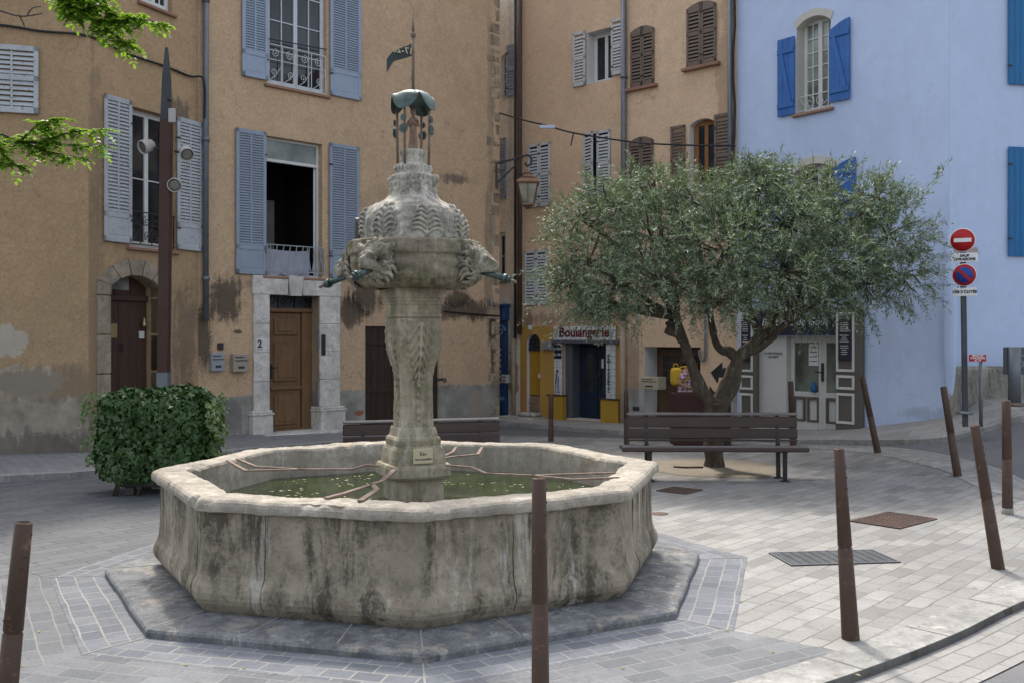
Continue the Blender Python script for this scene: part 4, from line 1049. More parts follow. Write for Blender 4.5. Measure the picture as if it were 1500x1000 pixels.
# shopfront
m_taupe = simple('taupe_paint', (.115,.105,.088), .6, .08); m_cream = simple('shop_cream', (.55,.54,.51), .5, .06); m_board = simple('black_board', (.022,.025,.035), .4, .1)
sgz0, sgz1 = fBl.z(1170, 491), fBl.z(1170, 452)
def pilaster(xa, xb, xs_):
    a, b = fBl.u(xa), fBl.u(xb); e = fBl.u(xs_)
    mb = MB(); mb.bbox(a, e, -.12, -.001, .0, sgz1, .01); p = mb.build('pilaster', m_taupe, hB, fBl.M)
    W = b-a
    zz = [fBl.z((xa+xb)/2, q) for q in (620, 575, 570, 549, 544, 458)]
    t = MB()
    for (c, d) in ((zz[0], zz[1]), (zz[2], zz[3]), (zz[4], zz[5])):
        x0, x1 = a+.03, b-.02; f = .05
        t.bbox(x0, x0+f, -.15, -.119, c, d, .008); t.bbox(x1-f, x1, -.15, -.119, c, d, .008); t.bbox(x0+f, x1-f, -.149, -.119, c, c+f, .008); t.bbox(x0+f, x1-f, -.149, -.119, d-f, d, .008)
    t.build('panel_moulding', m_cream, p, fBl.M)
    bd = MB(); bd.bbox(a+.10, b-.08, -.175, -.12, zz[4]+.22, zz[5]-.12, .005); bo = bd.build('menu_board', m_board, p, fBl.M)
    zz0 = zz[4]+.22; hh = zz[5]-.12-zz0; tl = MB(); random.seed(5)
    for k in range(16):
        if k in (5, 10): continue
        L = random.uniform(.4, .9)*(b-a-.22)/2; zc = zz0+hh*(.9-.05*k); cx = (a+b)/2+.01
        tl.box(cx-L, cx+L, -.178, -.174, zc-.008, zc+.006)
    tl.build('menu_lines', simple('chalk', (.45,.45,.45)), bo, fBl.M)
    return p
pilaster(1088, 1110, 1113); pilaster(1229, 1259, 1267)
sg = MB(); a, b = fBl.u(1113), fBl.u(1228); sg.bbox(a, b, -.10, -.001, sgz0, sgz1, .01); so = sg.build('shop_sign', m_board, hB, fBl.M)
text('Boutique de Goût', .215, fBl.M @ T((a+b)/2-.02, -.105, fBl.z(1180, 472)), simple('sign_white', (.6,.6,.6)), so, shear=.25, bold=-.001)
ul_ = MB(); ul_.box((a+b)/2+.05, (a+b)/2+.35, -.104, -.1, fBl.z(1180,460), fBl.z(1180,460)+.015); ul_.build('sign_rule', m_white, so, fBl.M)
u0, u1, z1 = obs['u0'], obs['u1'], obs['z1']; y = .22
ud = fBl.u(1149); sm = MB(); zf = .12
sm.bbox(u0, ud, y-.16, y+.02, zf, z1, .005)     # plain white panel left of the doors
wp = sm.build('side_panel', m_cream, hB, fBl.M)
sm = MB(); W = (u1-ud)
zp0 = fBl.z(1190, 582)
xs_ = [ud, ud+W*.60, u1]
for a, b in ((xs_[0], xs_[1]), (xs_[1], xs_[2])):
    sm.bbox(a, a+.10, y-.03, y+.03, zf, z1, .008); sm.bbox(b-.08, b, y-.03, y+.03, zf, z1, .008)
    sm.bbox(a+.10, b-.08, y-.03, y+.03, z1-.12, z1, .008); sm.bbox(a+.10, b-.08, y-.03, y+.03, zf, zf+.16, .008); sm.bbox(a+.10, b-.08, y-.04, y+.03, zp0, zp0+.10, .008)
    sm.box(a+.1, b-.08, y, y+.02, zf+.16, zp0)
sd = sm.build('shop_door', m_cream, hB, fBl.M)
tp = MB()
for a, b in ((xs_[0]+.08, xs_[0]+W*.28), (xs_[0]+W*.32, xs_[1]-.07), (xs_[1]+.09, xs_[2]-.06)):
    c, d, f = zf+.15, zp0-.01, .045
    tp.bbox(a, a+f, y-.045, y-.0, c, d, .006); tp.bbox(b-f, b, y-.045, y-.0, c, d, .006); tp.bbox(a+f, b-f, y-.044, y-.0, c, c+f, .006); tp.bbox(a+f, b-f, y-.044, y-.0, d-f, d, .006)
tp.build('panel_moulding', m_taupe, sd, fBl.M)
pm = MB()
for a, b in ((xs_[0]+.10, xs_[1]-.08), (xs_[1]+.10, xs_[2]-.08)): pm.box(a, b, y-.005, y, zp0+.10, z1-.12)
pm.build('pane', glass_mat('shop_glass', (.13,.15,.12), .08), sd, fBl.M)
hb = MB(); hb.bbox(xs_[1]+.0, xs_[1]+.05, y-.07, y-.03, zp0+.32, zp0+.68, .01); hb.tube([(xs_[1]+.02, y-.07, zp0+.5), (xs_[1]+.02, y-.10, zp0+.5), (xs_[1]-.12, y-.10, zp0+.5)], .012, 6); hb.build('handle', m_iron, sd, fBl.M)
nt = MB(); nt.box(xs_[1]-.32, xs_[1]-.10, y-.012, y-.006, zp0+.62, zp0+1.05); no = nt.build('notice', m_white, sd, fBl.M)
tl = MB()
for k in range(4): tl.box(xs_[1]-.30, xs_[1]-.13, y-.014, y-.011, zp0+.70+.09*k, zp0+.715+.09*k)
tl.build('notice_lines', m_ink, no, fBl.M)
st = MB(); st.bbox(u0-.02, u1+.02, -.28, .3, -.1, .11, .02); st.build('doorstep', m_lime, hB, fBl.M)
bb = MB(); ux = xs_[1]-.16; bb.lathe([(.0,0),(.05,0),(.055,.12),(.03,.16),(.03,.2),(0,.2)], (ux, y-.08, zp0+.10), 12)
tag(bb.build('bottle', simple('blue_bottle', (.02,.12,.30), .2), None, fBl.M), 'small blue bottle standing behind the shop door glass', 'bottle')
tx = text('LA BOUTIQUE\nOUVERT', .07, fBl.M @ T((u0+ud)/2, y-.165, fBl.z(1135, 520)), m_ink, wp)
# ------------------------------------------------------------------ fountain
fo = empty('fountain', FC, 'old octagonal stone fountain with carved column, lion heads and small iron canopy', 'fountain')
m_basin = stone_mat('basin_stone', (.32,.275,.21), (.035,.030,.022), (.10,.080,.045), .78, mossk=.30, pale=(.52,.49,.43))
m_rim = stone_mat('rim_stone', (.40,.36,.30), (.12,.11,.09), (.17,.15,.09), .25, mossk=.25, pale=(.55,.52,.47))
m_col = stone_mat('column_stone', (.43,.375,.275), (.07,.065,.045), (.13,.125,.04), .45, mossk=.35, pale=(.50,.47,.39))
m_dome = stone_mat('dome_stone', (.50,.47,.40), (.06,.057,.05), (.24,.22,.13), .6, mossk=.45, scale=1.4, pale=(.62,.60,.55))
m_bowl = stone_mat('bowl_stone', (.27,.235,.175), (.04,.037,.027), (.07,.08,.022), .7, mossk=.7, pale=(.48,.45,.38))
m_bronze = simple('verdigris', (.05,.062,.060), .45, .3, 8, .2, 50, metal=.5, col2=(.105,.15,.14))
m_rust = simple('rusty_iron', (.17,.115,.085), .8, .3, 10, .4, 60, metal=.2, col2=(.26,.20,.16))
# plinth slab
def oring(R, z, n=20, jit=0.0, k0=0):
    out = []
    for k in range(8):
        a, b = octo(R, k, z), octo(R, k+1, z)
        for i in range(n):
            p = a.lerp(b, i/n)
            if jit:
                q = noise.noise(Vector((p.x*2.3, p.y*2.3, z*2)))*jit + noise.noise(Vector((p.x*9, p.y*9, z*9)))*jit*.4
                d = (p - Vector((FC.x, FC.y, z))).normalized(); p = p + d*q
            out.append(p)
    return out
pm = MB(); pm.loft([oring(2.535,-.05), oring(2.54,.040,20,.012), oring(2.528,.056,20,.010), oring(2.49,.066,20,.006), oring(2.2,.080,20,.004), oring(1.6,.085)], 0, False)
pj = pm
for k in range(8):
    for f in (0, .36, .70):
        a = octo(2.10,k,.086).lerp(octo(2.10,k+1,.086), f); b = octo(2.49,k,.0665).lerp(octo(2.49,k+1,.0665), f+.0)
        pj.bar(a, b, .012, .004, 1)
pm.build('plinth', [m_plinth, simple('joint_mid', (.25,.24,.22))], fo, Matrix.Identity(4))
prof = [(2.07,.07),(2.09,.09),(2.115,.12),(2.14,.15),(2.155,.185),(2.156,.225),(2.145,.265),(2.125,.30),(2.112,.335),(2.105,.39),(2.103,.45),(2.10,.52),(2.10,.60),(2.10,.68),(2.10,.74),(2.10,.775),(2.12,.786)]
bm = MB(); bm.loft([oring(R, z, 60, .006) for R, z in prof], 0, False)
vj = MB()
for (k, f) in ((7,.30),(0,.43),(6,.9),(1,.3)):
    pts = []
    for R, z in prof[2:]:
        q = octo(R+.002, k, z).lerp(octo(R+.002, k+1, z), f); d_ = (q-Vector((FC.x,FC.y,z))).normalized(); pts.append(q + d_*.0 + Vector((.006*noise.noise(Vector((z*9,k,f))), 0, 0)))
    bm.tube(pts, .0035, 4, 1)
bm.build('basin', [m_basin, simple('joint_grime', (.07,.06,.045), .95)], fo, Matrix.Identity(4))
prof = [(2.10,.782),(2.145,.785),(2.166,.795),(2.172,.815),(2.172,.835),(2.163,.858),(2.145,.873),(2.115,.880),(2.05,.882),(1.98,.882),(1.91,.881),(1.885,.874),(1.872,.855),(1.865,.78),(1.86,.66),(1.86,.50)]
bm = MB(); bm.loft([oring(R, z, 90, .006) for R, z in prof], 0, False)
for i, v in enumerate(bm.v):     # worn, uneven lip with a chipped hollow at the back left
    x, y, z = v
    if z > .75:
        dz = .012*noise.noise(Vector((x*1.7, y*1.7, 5))) + .008*noise.noise(Vector((x*8, y*8, 2)))
        hx = Vector((x-G(512,655,.88).x, y-G(512,655,.88).y)).length
        dz -= .085*math.exp(-(hx/.10)**2)
        ch = noise.noise(Vector((x*3.1, y*3.1, 8))) + .5*noise.noise(Vector((x*11, y*11, z*6)))
        cut = max(0, ch-.32)*.07 if z > .80 else max(0, ch-.42)*.08
        dd = Vector((x-FC.x, y-FC.y)).normalized()
        out_ = 1 if Vector((x-FC.x, y-FC.y)).length > 1.98 else -.6
        bm.v[i] = (x-dd.x*cut*out_, y-dd.y*cut*out_, z+dz-(cut*.7 if z > .84 else 0)-.006*abs(noise.noise(Vector((x*22, y*22, 3)))))
bm.build('rim', m_rim, fo, Matrix.Identity(4))
cj = MB()
for (px) in (430, 735): 
    pass
# inner floor and water
wt = NT('water'); c = wt.co(); n1 = wt.noise(c, 6, 3, .6, .5); n2 = wt.noise(c, 2.2, 4, .6)
colr = wt.mix(wt.mr(n2, .35, .65), (.010,.018,.003), (.030,.045,.008))
m_water = wt.fin(colr, .06, wt.bump(n1, .10, .01), None, .5)
wm = MB(); wm.add(oring(1.87,.60,1), [tuple(range(8))]); wo = tag(wm.build('water', m_water), kind='structure')
fl = MB(); random.seed(11)
for k in range(620):
    a = random.uniform(0, 2*PI); r = 1.72*math.sqrt(random.random()); s_ = random.uniform(.008,.028)*(1.6 if random.random() < .15 else 1)
    if noise.noise(Vector((r*math.cos(a)*2.2, r*math.sin(a)*2.2, 1))) < .02: continue
    x, y = FC.x+r*math.cos(a), FC.y+r*math.sin(a); t = random.uniform(0, PI)
    fl.add([(x+math.cos(t+q)*s_*(1 if i % 2 == 0 else .5), y+math.sin(t+q)*s_*(1 if i % 2 == 0 else .5), .603) for i, q in enumerate((0, 1.2, PI, PI+1.2))], [(0,1,2,3)])
tag(fl.build('floating_leaves', simple('floating_leaf', (.30,.33,.10), .6, .4, 9, col2=(.42,.38,.2))), kind='stuff', label='yellow green leaves and specks floating on the fountain water')

CA = R_(-66)      # the way the column's broad face looks
def sqring(w, z, sqn=5.0, n=48, disp=None, rot=CA):
    out = []
    if sqn > 2.5: w *= .80; sqn *= 2
    for k in range(n):
        a = 2*PI*k/n + 1e-4; ca, sa = math.cos(a), math.sin(a)
        r = w/((abs(ca)**sqn + abs(sa)**sqn)**(1/sqn))
        if disp: r += disp(a, z)
        out.append(Vector((FC.x + r*math.cos(a+rot), FC.y + r*math.sin(a+rot), z)))
    return out
def cdisp(a, z):
    p = Vector((math.cos(a), math.sin(a), z*2.2))
    d = .008*noise.noise(p*3) + .004*noise.noise(p*12)
    # a carved leaf drop on each broad face between z 1.55 and 2.1
    da = (a + PI/4) % (PI/2) - PI/4
    if 1.55 < z < 2.12:
        w = .50*(1-abs((z-1.93)/.42)**1.6) if z < 1.93 else .52
        if abs(da) < max(w, 0): d += .014 + .011*math.sin(z*75 + abs(da)*26) * (1 if abs(da) > .05 else -.3)
        if abs(da) < .05: d += .012
    if 1.27 < z < 1.62:
        if .10 < abs(da) < .5: d -= .010
        if abs(da) < .16: d += .006*math.sin(z*90)
    return d
def dz(lst, n):   # resample profile
    out = []
    for i in range(len(lst)-1):
        (a, za), (b, zb) = lst[i], lst[i+1]; m = max(1, int(abs(zb-za)/n))
        for k in range(m): out.append((a+(b-a)*k/m, za+(zb-za)*k/m))
    out.append(lst[-1]); return out
pr = [(.27,.4),(.27,.79)]
cm = MB(); cm.loft([sqring(w, z, 6) for w, z in pr], 0, False)
cm.loft([sqring(w, z, 3.0, 64, lambda a, z: .010*noise.noise(Vector((math.cos(a)*3, math.sin(a)*3, z*9)))) for w, z in [(.30,.785),(.33,.79),(.345,.81),(.345,.88),(.335,.905),(.29,.91)]], 0, False)
cm.build('pedestal', m_col, fo, Matrix.Identity(4))
pr = [(.292,.905),(.292,.96),(.285,.99),(.275,1.03),(.262,1.05),(.245,1.06),(.25,1.08),(.252,1.11),(.24,1.13),(.222,1.14),(.215,1.165),(.205,1.20),(.193,1.22)]
cm = MB(); cm.loft([sqring(w*.97, z, 9, 96, lambda a, z: .006*noise.noise(Vector((math.cos(a)*4, math.sin(a)*4, z*12)))) for w, z in pr], 0, False); cm.build('moulded_base', m_col, fo, Matrix.Identity(4))
pr = dz([(.178,1.20),(.176,1.30),(.172,1.42),(.168,1.55),(.170,1.63),(.182,1.70),(.205,1.77),(.228,1.84),(.243,1.91),(.246,1.98),(.245,2.06),(.238,2.12),(.232,2.135)], .012)
cm = MB(); cm.loft([sqring(w, z, 8, 160, cdisp) for w, z in pr], 0, False); cm.build('shaft', m_col, fo, Matrix.Identity(4))
pr = [(.215,2.13),(.228,2.135),(.25,2.15),(.25,2.175),(.238,2.18),(.236,2.25),(.245,2.255),(.25,2.275),(.262,2.28),(.262,2.30),(.275,2.31),(.285,2.345),(.288,2.385),(.26,2.40)]
cm = MB(); cm.loft([sqring(w, z, 12, 96, lambda a, z: .004*noise.noise(Vector((math.cos(a)*4, math.sin(a)*4, z*14)))) for w, z in pr], 0, False); cm.build('capital', m_col, fo, Matrix.Identity(4))
HA = [R_(q) for q in (-115, -25, 65, 155)]
def bdisp(a, z):
    p = Vector((math.cos(a), math.sin(a), z*1.5)); d = .016*noise.noise(p*3) + .012*noise.noise(p*11) + .006*noise.noise(p*26)
    if z > 2.675 and z < 2.77: d += .007*math.sin(a*44)*math.sin((z-2.675)/.095*PI)
    if z < 2.68:
        d += .014*math.cos((a-CA)*4)
        # sweeping carved bands
        d += .014*math.sin(z*60+3*math.cos(4*(a-R_(-70))))*(.5+.5*math.cos(8*(a-R_(-70))))
    return d
pr = dz([(.30,2.385),(.40,2.39),(.455,2.42),(.50,2.47),(.525,2.53),(.537,2.60),(.538,2.66)], .012) + dz([(.556,2.665),(.562,2.72),(.56,2.775)], .012) + [(.545,2.785),(.50,2.79),(.42,2.79)]
cm = MB(); cm.loft([sqring(w, z, 2.35, 160, bdisp, R_(-70)) for w, z in pr], 0, True); cm.build('upper_bowl', m_bowl, fo, Matrix.Identity(4))
def ddisp(a, z):
    p = Vector((math.cos(a), math.sin(a), z*1.5)); d = .006*noise.noise(p*4) + .004*noise.noise(p*14)
    q = (a*8/(2*PI)) % 1.0; da = abs(q-.5)*2       # 8 leaves
    if z < 3.12:
        t = (z-2.8)/.32
        q4 = ((a+.2-R_(-70))*4/(2*PI)) % 1.0; x4 = (q4-.5)*2
        if abs(x4) < .82:
            xx = x4/.82; r2 = math.hypot(xx*.95, t*1.02); an = math.atan2(max(t, .0)+.05, xx)
            edge_ = 1-max(0, min(1, (r2-.80)/.14))
            d += .008*edge_ + edge_*.005*math.sin(an*18+2.0*math.sin(r2*9)) 
            d += .003*math.exp(-((r2-.78)/.05)**2)
        else: d += .010
    elif 3.2 < z < 3.36:   # scales
        r = int((z-3.2)/.05); qq = (a*14/(2*PI) + .5*(r % 2)) % 1; f = ((z-3.2)/.05) % 1
        d += .008*(1 if f > abs(qq-.5)*1.6 else -.3)
    return d
pr = dz([(.42,2.785),(.452,2.79),(.458,2.84),(.460,2.90),(.455,2.96),(.437,3.01),(.402,3.055),(.355,3.09),(.300,3.12),(.252,3.145),(.220,3.175),(.203,3.215),(.197,3.26),(.192,3.30),(.188,3.35),(.17,3.365)], .008) + dz([(.15,3.37),(.153,3.385),(.153,3.44),(.145,3.455)], .008) + dz([(.105,3.46),(.108,3.52),(.12,3.555),(.122,3.575),(.10,3.58)], .01) + [(0.001,3.582)]
cm = MB(); rings = []
for w, z in pr:
    rings.append([Vector((FC.x+(w+ddisp(a, z))*math.cos(a+.2), FC.y+(w+ddisp(a, z))*math.sin(a+.2), z)) for a in [2*PI*k/180+1e-4 for k in range(180)]])
cm.loft(rings, 0, True)
def surf(a, z, off=0.0):
    for i in range(len(pr)-1):
        if pr[i][1] <= z <= pr[i+1][1] and pr[i+1][1] > pr[i][1]:
            f = (z-pr[i][1])/(pr[i+1][1]-pr[i][1]); r = pr[i][0]+(pr[i+1][0]-pr[i][0])*f; break
    else: r = .45
    r += off; return Vector((FC.x+r*math.cos(a), FC.y+r*math.sin(a), z))
for k in range(8):
    a0 = R_(-70)+k*PI/4; big = k % 2 == 0; wd = .36 if big else .30; ht = .27 if big else .30
    cm.tube([surf(a0, 2.80+ht*i/8, .004) for i in range(9)], [.017-.0012*i for i in range(9)], 7)
    for s_ in (-1, 1):
        for j in range(6):
            z0 = 2.805+ht*(.04+.155*j); w_ = wd*(1-.13*j)*(1 if j else .8)
            pts = []; n_ = 7
            for i in range(n_+1):
                f = i/n_; zz = z0 + .075*math.sin(PI*.62*f)*(1-.05*j) - .045*f*f
                pts.append(surf(a0+s_*w_*f*.98*(.455/(.455 if zz < 2.95 else .42)), min(max(zz, 2.792), 3.12), .006+.010*math.sin(PI*f)))
            cm.tube(pts, [.0125,.014,.015,.0145,.013,.0115,.009,.005], 6, rough=.3)
for k in range(26):
    a0 = 2*PI*k/26; cm.tube([surf(a0, 3.395), surf(a0+.05, 3.42, .006), surf(a0-.02, 3.44)], [.010,.012,.008], 5)
cm.build('carved_dome', m_dome, fo, Matrix.Identity(4))
kb = MB()
for k in range(4):
    a = HA[k] + .12; c0 = Vector((FC.x+.205*math.cos(a), FC.y+.205*math.sin(a), 3.325))
    kb.lathe([(0,-.04),(.028,-.03),(.04,0),(.028,.03),(0,.04)], c0, 12)
    kb.tube([c0+Vector((0,0,0)), Vector((FC.x+.19*math.cos(a), FC.y+.19*math.sin(a), 3.25)), Vector((FC.x+.2*math.cos(a), FC.y+.2*math.sin(a), 3.18))], [.035,.025,.012], 8)
kb.build('volute', m_dome, fo, Matrix.Identity(4))
gp = MB(); a = R_(197); M_ = T(FC.x, FC.y, 2.87) @ RZ(a+PI/2)
gp.prism([(-.055,-.09),(.055,-.09),(.055,.07),(.03,.105),(0,.115),(-.03,.105),(-.055,.07)], -.495, -.47, 0, M_); gp.build('slate_plaque', simple('slate', (.055,.06,.07), .5), fo, M_ and Matrix.Identity(4))
# lion heads
def lion(a, seed, broken=False):
    n, m = 56, 40; mb = MB(); vs = []
    C0 = Vector((FC.x+.545*math.cos(a), FC.y+.545*math.sin(a), 2.60))
    f = Vector((math.cos(a), math.sin(a), -.08)).normalized(); r = Vector((-f.y, f.x, 0)).normalized(); u = f.cross(r)*1
    if u.z < 0: u = -u
    bumps = [((0,.34),.40,.06),((0,.06),.15,.06),((0,-.20),.32,.10),((0,-.12),.13,.030),((.30,.26),.13,.040),((-.30,.26),.13,.040),((.27,.10),.09,-.045),((-.27,.10),.09,-.045),((.38,-.12),.18,.030),((-.38,-.12),.18,.030),((0,-.50),.16,-.075),((0,-.68),.15,.045),((.16,-.26),.12,.025),((-.16,-.26),.12,.025),((.75,.62),.16,.06),((-.75,.62),.16,.06)]
    for j in range(m+1):
        th = PI*.62*j/m
        for i in range(n):
            ph = 2*PI*i/n; X = math.sin(th)*math.cos(ph); Z = math.sin(th)*math.sin(ph); Y = math.cos(th)
            R = .138
            for (c, w, h) in bumps:
                if Y > -.2: R += h*math.exp(-((X-c[0])**2+(Z-c[1])**2)/(w*w))
            k = max(0, min(1, (math.hypot(X, Z)-.62)/.25))
            R += k*(.018+.014*math.sin(ph*15+5*math.sin(th*6)+seed)) + .018*noise.noise(Vector((X*4, Z*4, Y*4+seed*2))) + .012*noise.noise(Vector((X*7, Z*7, Y*7+seed)))+.008*noise.noise(Vector((X*17, Z*17, Y*17+seed)))
            if broken: R -= .14*math.exp(-((X-.62)**2+(Z-.02)**2)/.05)
            vs.append(C0 + r*X*R*1.05 + u*Z*R*1.12 + f*(Y*R*.98))
    fs = [(j*n+i, j*n+(i+1)%n, (j+1)*n+(i+1)%n, (j+1)*n+i) for j in range(m) for i in range(n)]
    mb.add(vs, fs, 0, True)
    LS = .86
    rl = random.Random(seed+1)
    def hp(X, Z, Y): return C0 + (r*X + u*Z + f*Y)
    for layer, (n_, r0, r1, y0, y1, w0) in enumerate(((17, .115, .185, .085, .015, .021), (20, .150, .225, .045, -.045, .024))):
        for k in range(n_):
            ph = 2*PI*(k+.5*layer+rl.uniform(-.2,.2))/n_
            if broken and -.5 < ph - .15 < .75 and layer: continue
            if broken and (ph > 5.9): continue
            tw = rl.choice((-1, 1))*rl.uniform(.15,.4); pts = []
            for i in range(6):
                q = i/5; rr = r0+(r1-r0)*q*rl.uniform(.9,1.05); pp = ph + tw*math.sin(q*PI*1.3)*.5
                pts.append(hp(rr*math.cos(pp), rr*1.05*math.sin(pp)-.01*q, y0+(y1-y0)*q+.012*math.sin(q*PI)))
            mb.tube(pts, [w0*.7, w0, w0*1.02, w0*.9, w0*.65, w0*.25], 7, rough=.25)
    for s_ in (-1, 1):
        mb.lathe([(0,-.018),(.013,-.012),(.018,0),(.013,.012),(0,.018)], hp(s_*.050, .028, .118), 10)
        mb.tube([hp(s_*.018, .058, .142), hp(s_*.052, .068, .128), hp(s_*.085, .045, .10)], [.014,.017,.009], 7, rough=.2)
        mb.tube([hp(s_*.012, -.02, .205), hp(s_*.045, -.035, .185), hp(s_*.060, -.065, .15)], [.018,.022,.012], 7, rough=.2)
    mb.tube([hp(0, .075, .13), hp(0, .03, .168), hp(0, -.005, .205)], [.016,.018,.024], 8)
    mb.v = [tuple(C0 + (Vector(q)-C0)*LS + f*.02) for q in mb.v]
    o = mb.build('lion_head', m_lion, fo, Matrix.Identity(4))
    pb = MB(); mo = C0 + f*.13 - u*.07
    d = (f + Vector((0,0,-.22))).normalized()
    pb.tube([mo, mo+d*.20], .026, 12); pb.tube([mo+d*.20, mo+d*.235], .040, 12); pb.tube([mo+d*.235, mo+d*.26], .030, 12)
    pb.build('spout', m_bronze, o, Matrix.Identity(4))
    nb = MB(); nb.tube([mo+d*.26, mo+d*.32], .014, 8); nb.build('nozzle', m_rust, o, Matrix.Identity(4))
m_lion = stone_mat('lion_stone', (.37,.335,.27), (.05,.047,.035), (.11,.11,.045), .6, mossk=.55, pale=(.58,.56,.5), scale=1.6)
for i, a in enumerate(HA): lion(a, i*3.1, i == 0)
# canopy
cn = MB(); n = 48; rings = []
for j in range(11):
    t = j/10; ring_ = []
    for k in range(n):
        a = 2*PI*k/n; lobe = abs(math.sin(2*(a-R_(-112))+PI/2)) 
        r = .185*math.sin(t*PI/2)*1.0; z = 4.095 - .10*(1-math.cos(t*PI/2))
        if t > .55: z -= (t-.55)/.45*(.075 - .125*(1-lobe)**1.3); r += .012*(t-.55)
        ring_.append(Vector((FC.x+max(r,.002)*math.cos(a), FC.y+max(r,.002)*math.sin(a), z)))
    rings.append(ring_)
cn.loft(rings, 0, True); rings2 = [[p-Vector((0,0,.012)) for p in r] for r in rings]; cn.loft(rings2, 0, True); cn.loft([rings[-1], rings2[-1]], 0, False)
cn.build('canopy', m_bronze, fo, Matrix.Identity(4))
ps = [R_(q) for q in (-160, -112, -20, 60, 130)]
for a in [R_(-112)+R_(90)*k for k in range(4)]:
    p = MB(); x, y = FC.x+.150*math.cos(a), FC.y+.150*math.sin(a)
    p.tube([(x, y, 3.44), (FC.x+.158*math.cos(a), FC.y+.158*math.sin(a), 3.99)], .011, 8); q = p.build('post', m_rust, fo, Matrix.Identity(4))
    fw = MB()
    for zz, rr in ((3.74, .045), (3.83, .030)):
        c0 = Vector((FC.x+.172*math.cos(a), FC.y+.172*math.sin(a), zz)); r_ = Vector((-math.sin(a), math.cos(a), 0)); f_ = Vector((math.cos(a), math.sin(a), 0))
        pts = []
        for i in range(24):
            t = 2*PI*i/24; R = rr*(1 if i % 2 == 0 else .78); pts.append(c0 + r_*R*math.cos(t) + Vector((0,0,R*math.sin(t))))
        fw.add(pts + [p+f_*.008 for p in pts], [tuple(range(24))[::-1], tuple(range(24,48))] + [(i, (i+1)%24, 24+(i+1)%24, 24+i) for i in range(24)])
    fw.build('flower', m_bronze, q, Matrix.Identity(4))
rd = MB(); rd.tube([(FC.x, FC.y, 4.08), (FC.x, FC.y, 4.55)], .013, 8); rd.tube([(FC.x, FC.y, 4.55),(FC.x,FC.y,4.565),(FC.x,FC.y,4.585),(FC.x,FC.y,4.60)], [.014,.024,.024,.014], 8)
rd.tube([(FC.x,FC.y,4.60),(FC.x,FC.y,4.66),(FC.x,FC.y,4.79)], [.013,.012,.003], 8); ro = rd.build('finial', m_rust, fo, Matrix.Identity(4))
# pennant with its date seen from behind
m_flag = simple('dark_pennant', (.03,.04,.045), .5, .2, 6); fg = MB(); nx = 18
def flagp(f, g): 
    L = .215; x = FC.x-.012-L*f; zc = 4.50-.055*f-.05*f*f; hh = .105*(1-.15*f)
    y = FC.y+.018*math.sin(f*6)
    if f > .72: hh *= 1-(f-.72)*1.6
    return Vector((x, y, zc-hh*g - (.10*max(0, f-.72)/.28)*(.3+g*.7)))
vs = [flagp(i/nx, g) for i in range(nx+1) for g in (0, .5, 1)]
fs = [(i*3+j, i*3+j+1, (i+1)*3+j+1, (i+1)*3+j) for i in range(nx) for j in (0,1)]
fg.add(vs, fs, 0, True); fg.add([v+Vector((0,.004,0)) for v in vs], fs, 0, True); q = fg.build('pennant', m_flag, fo, Matrix.Identity(4))
text('17-20', .075, T(FC.x-.085, FC.y-.020, 4.435) @ Matrix.Rotation(R_(7), 4, 'Y') @ Matrix.Diagonal((-1,1,1,1)), simple('pennant_gold', (.45,.40,.26)), q, ext=.001, bold=.001)
# plaque on the foot of the column
na = CA; nrm = Vector((math.cos(na), math.sin(na), 0)); Mp = T(*(FC + nrm*.255 + Vector((-.0,0,.985)))) @ RZ(na+PI/2)
pq = MB(); pq.bbox(-.085+.0, .085, -.012, .004, -.06, .065, .003); q = pq.build('plaque', simple('plaque_cream', (.52,.46,.30), .5, .05), fo, Mp)
text('Eau', .042, Mp @ T(0, -.014, .022), m_ink, q, ext=.001); text('non potable', .030, Mp @ T(0, -.014, -.022), m_ink, q, ext=.001)
# flat iron brackets over the water
def W9(px, py, z=.90): return G(px, py, z)
def strap(pts, w=.028, name='iron_bracket'):
    mb = MB()
    for pl in pts:
        q = [Vector(p) for p in pl]
        for a, b in zip(q[:-1], q[1:]): mb.bar(a, b + (b-a).normalized()*.006, w, .014)
    return mb.build(name, m_rust, fo, Matrix.Identity(4))
strap([[W9(578,688,.915), W9(560,704), W9(530,714), W9(505,722), W9(478,729,.89)], [W9(545,709), W9(552,717), W9(528,733,.89)]], .04)
strap([[W9(556,682,.915), W9(535,681,.93), W9(515,687), W9(440,687), W9(375,683), W9(348,672,.90)], [W9(440,687), W9(360,689), W9(333,674,.89)]], .028)
strap([[W9(655,681,.915), W9(690,684,.92), W9(712,693), W9(780,696), W9(840,694), W9(900,692,.885)], [W9(780,696), W9(840,702), W9(905,699,.885)]], .028)
strap([[W9(640,672,.915), W9(668,668), W9(700,665), W9(706,655,.89)], [W9(645,670,.92), W9(663,662), W9(668,655,.89)]], .028)
# small dark plate let into the basin side, overflow
nk = A0 + PI/8*3 - 0; nn = A0 + PI/4*.5
Md = T(FC.x+2.06*math.cos(PI/8)*math.cos(nn)+.18*math.cos(nn+PI/2)*-1*0, FC.y+2.06*math.cos(PI/8)*math.sin(nn), .46) @ RZ(nn+PI/2)
dp_ = MB(); dp_.bbox(.0, .24, -.018, .02, -.06, .055, .006); dp_.build('overflow_plate', simple('dark_plate', (.05,.052,.055), .6), fo, Md)
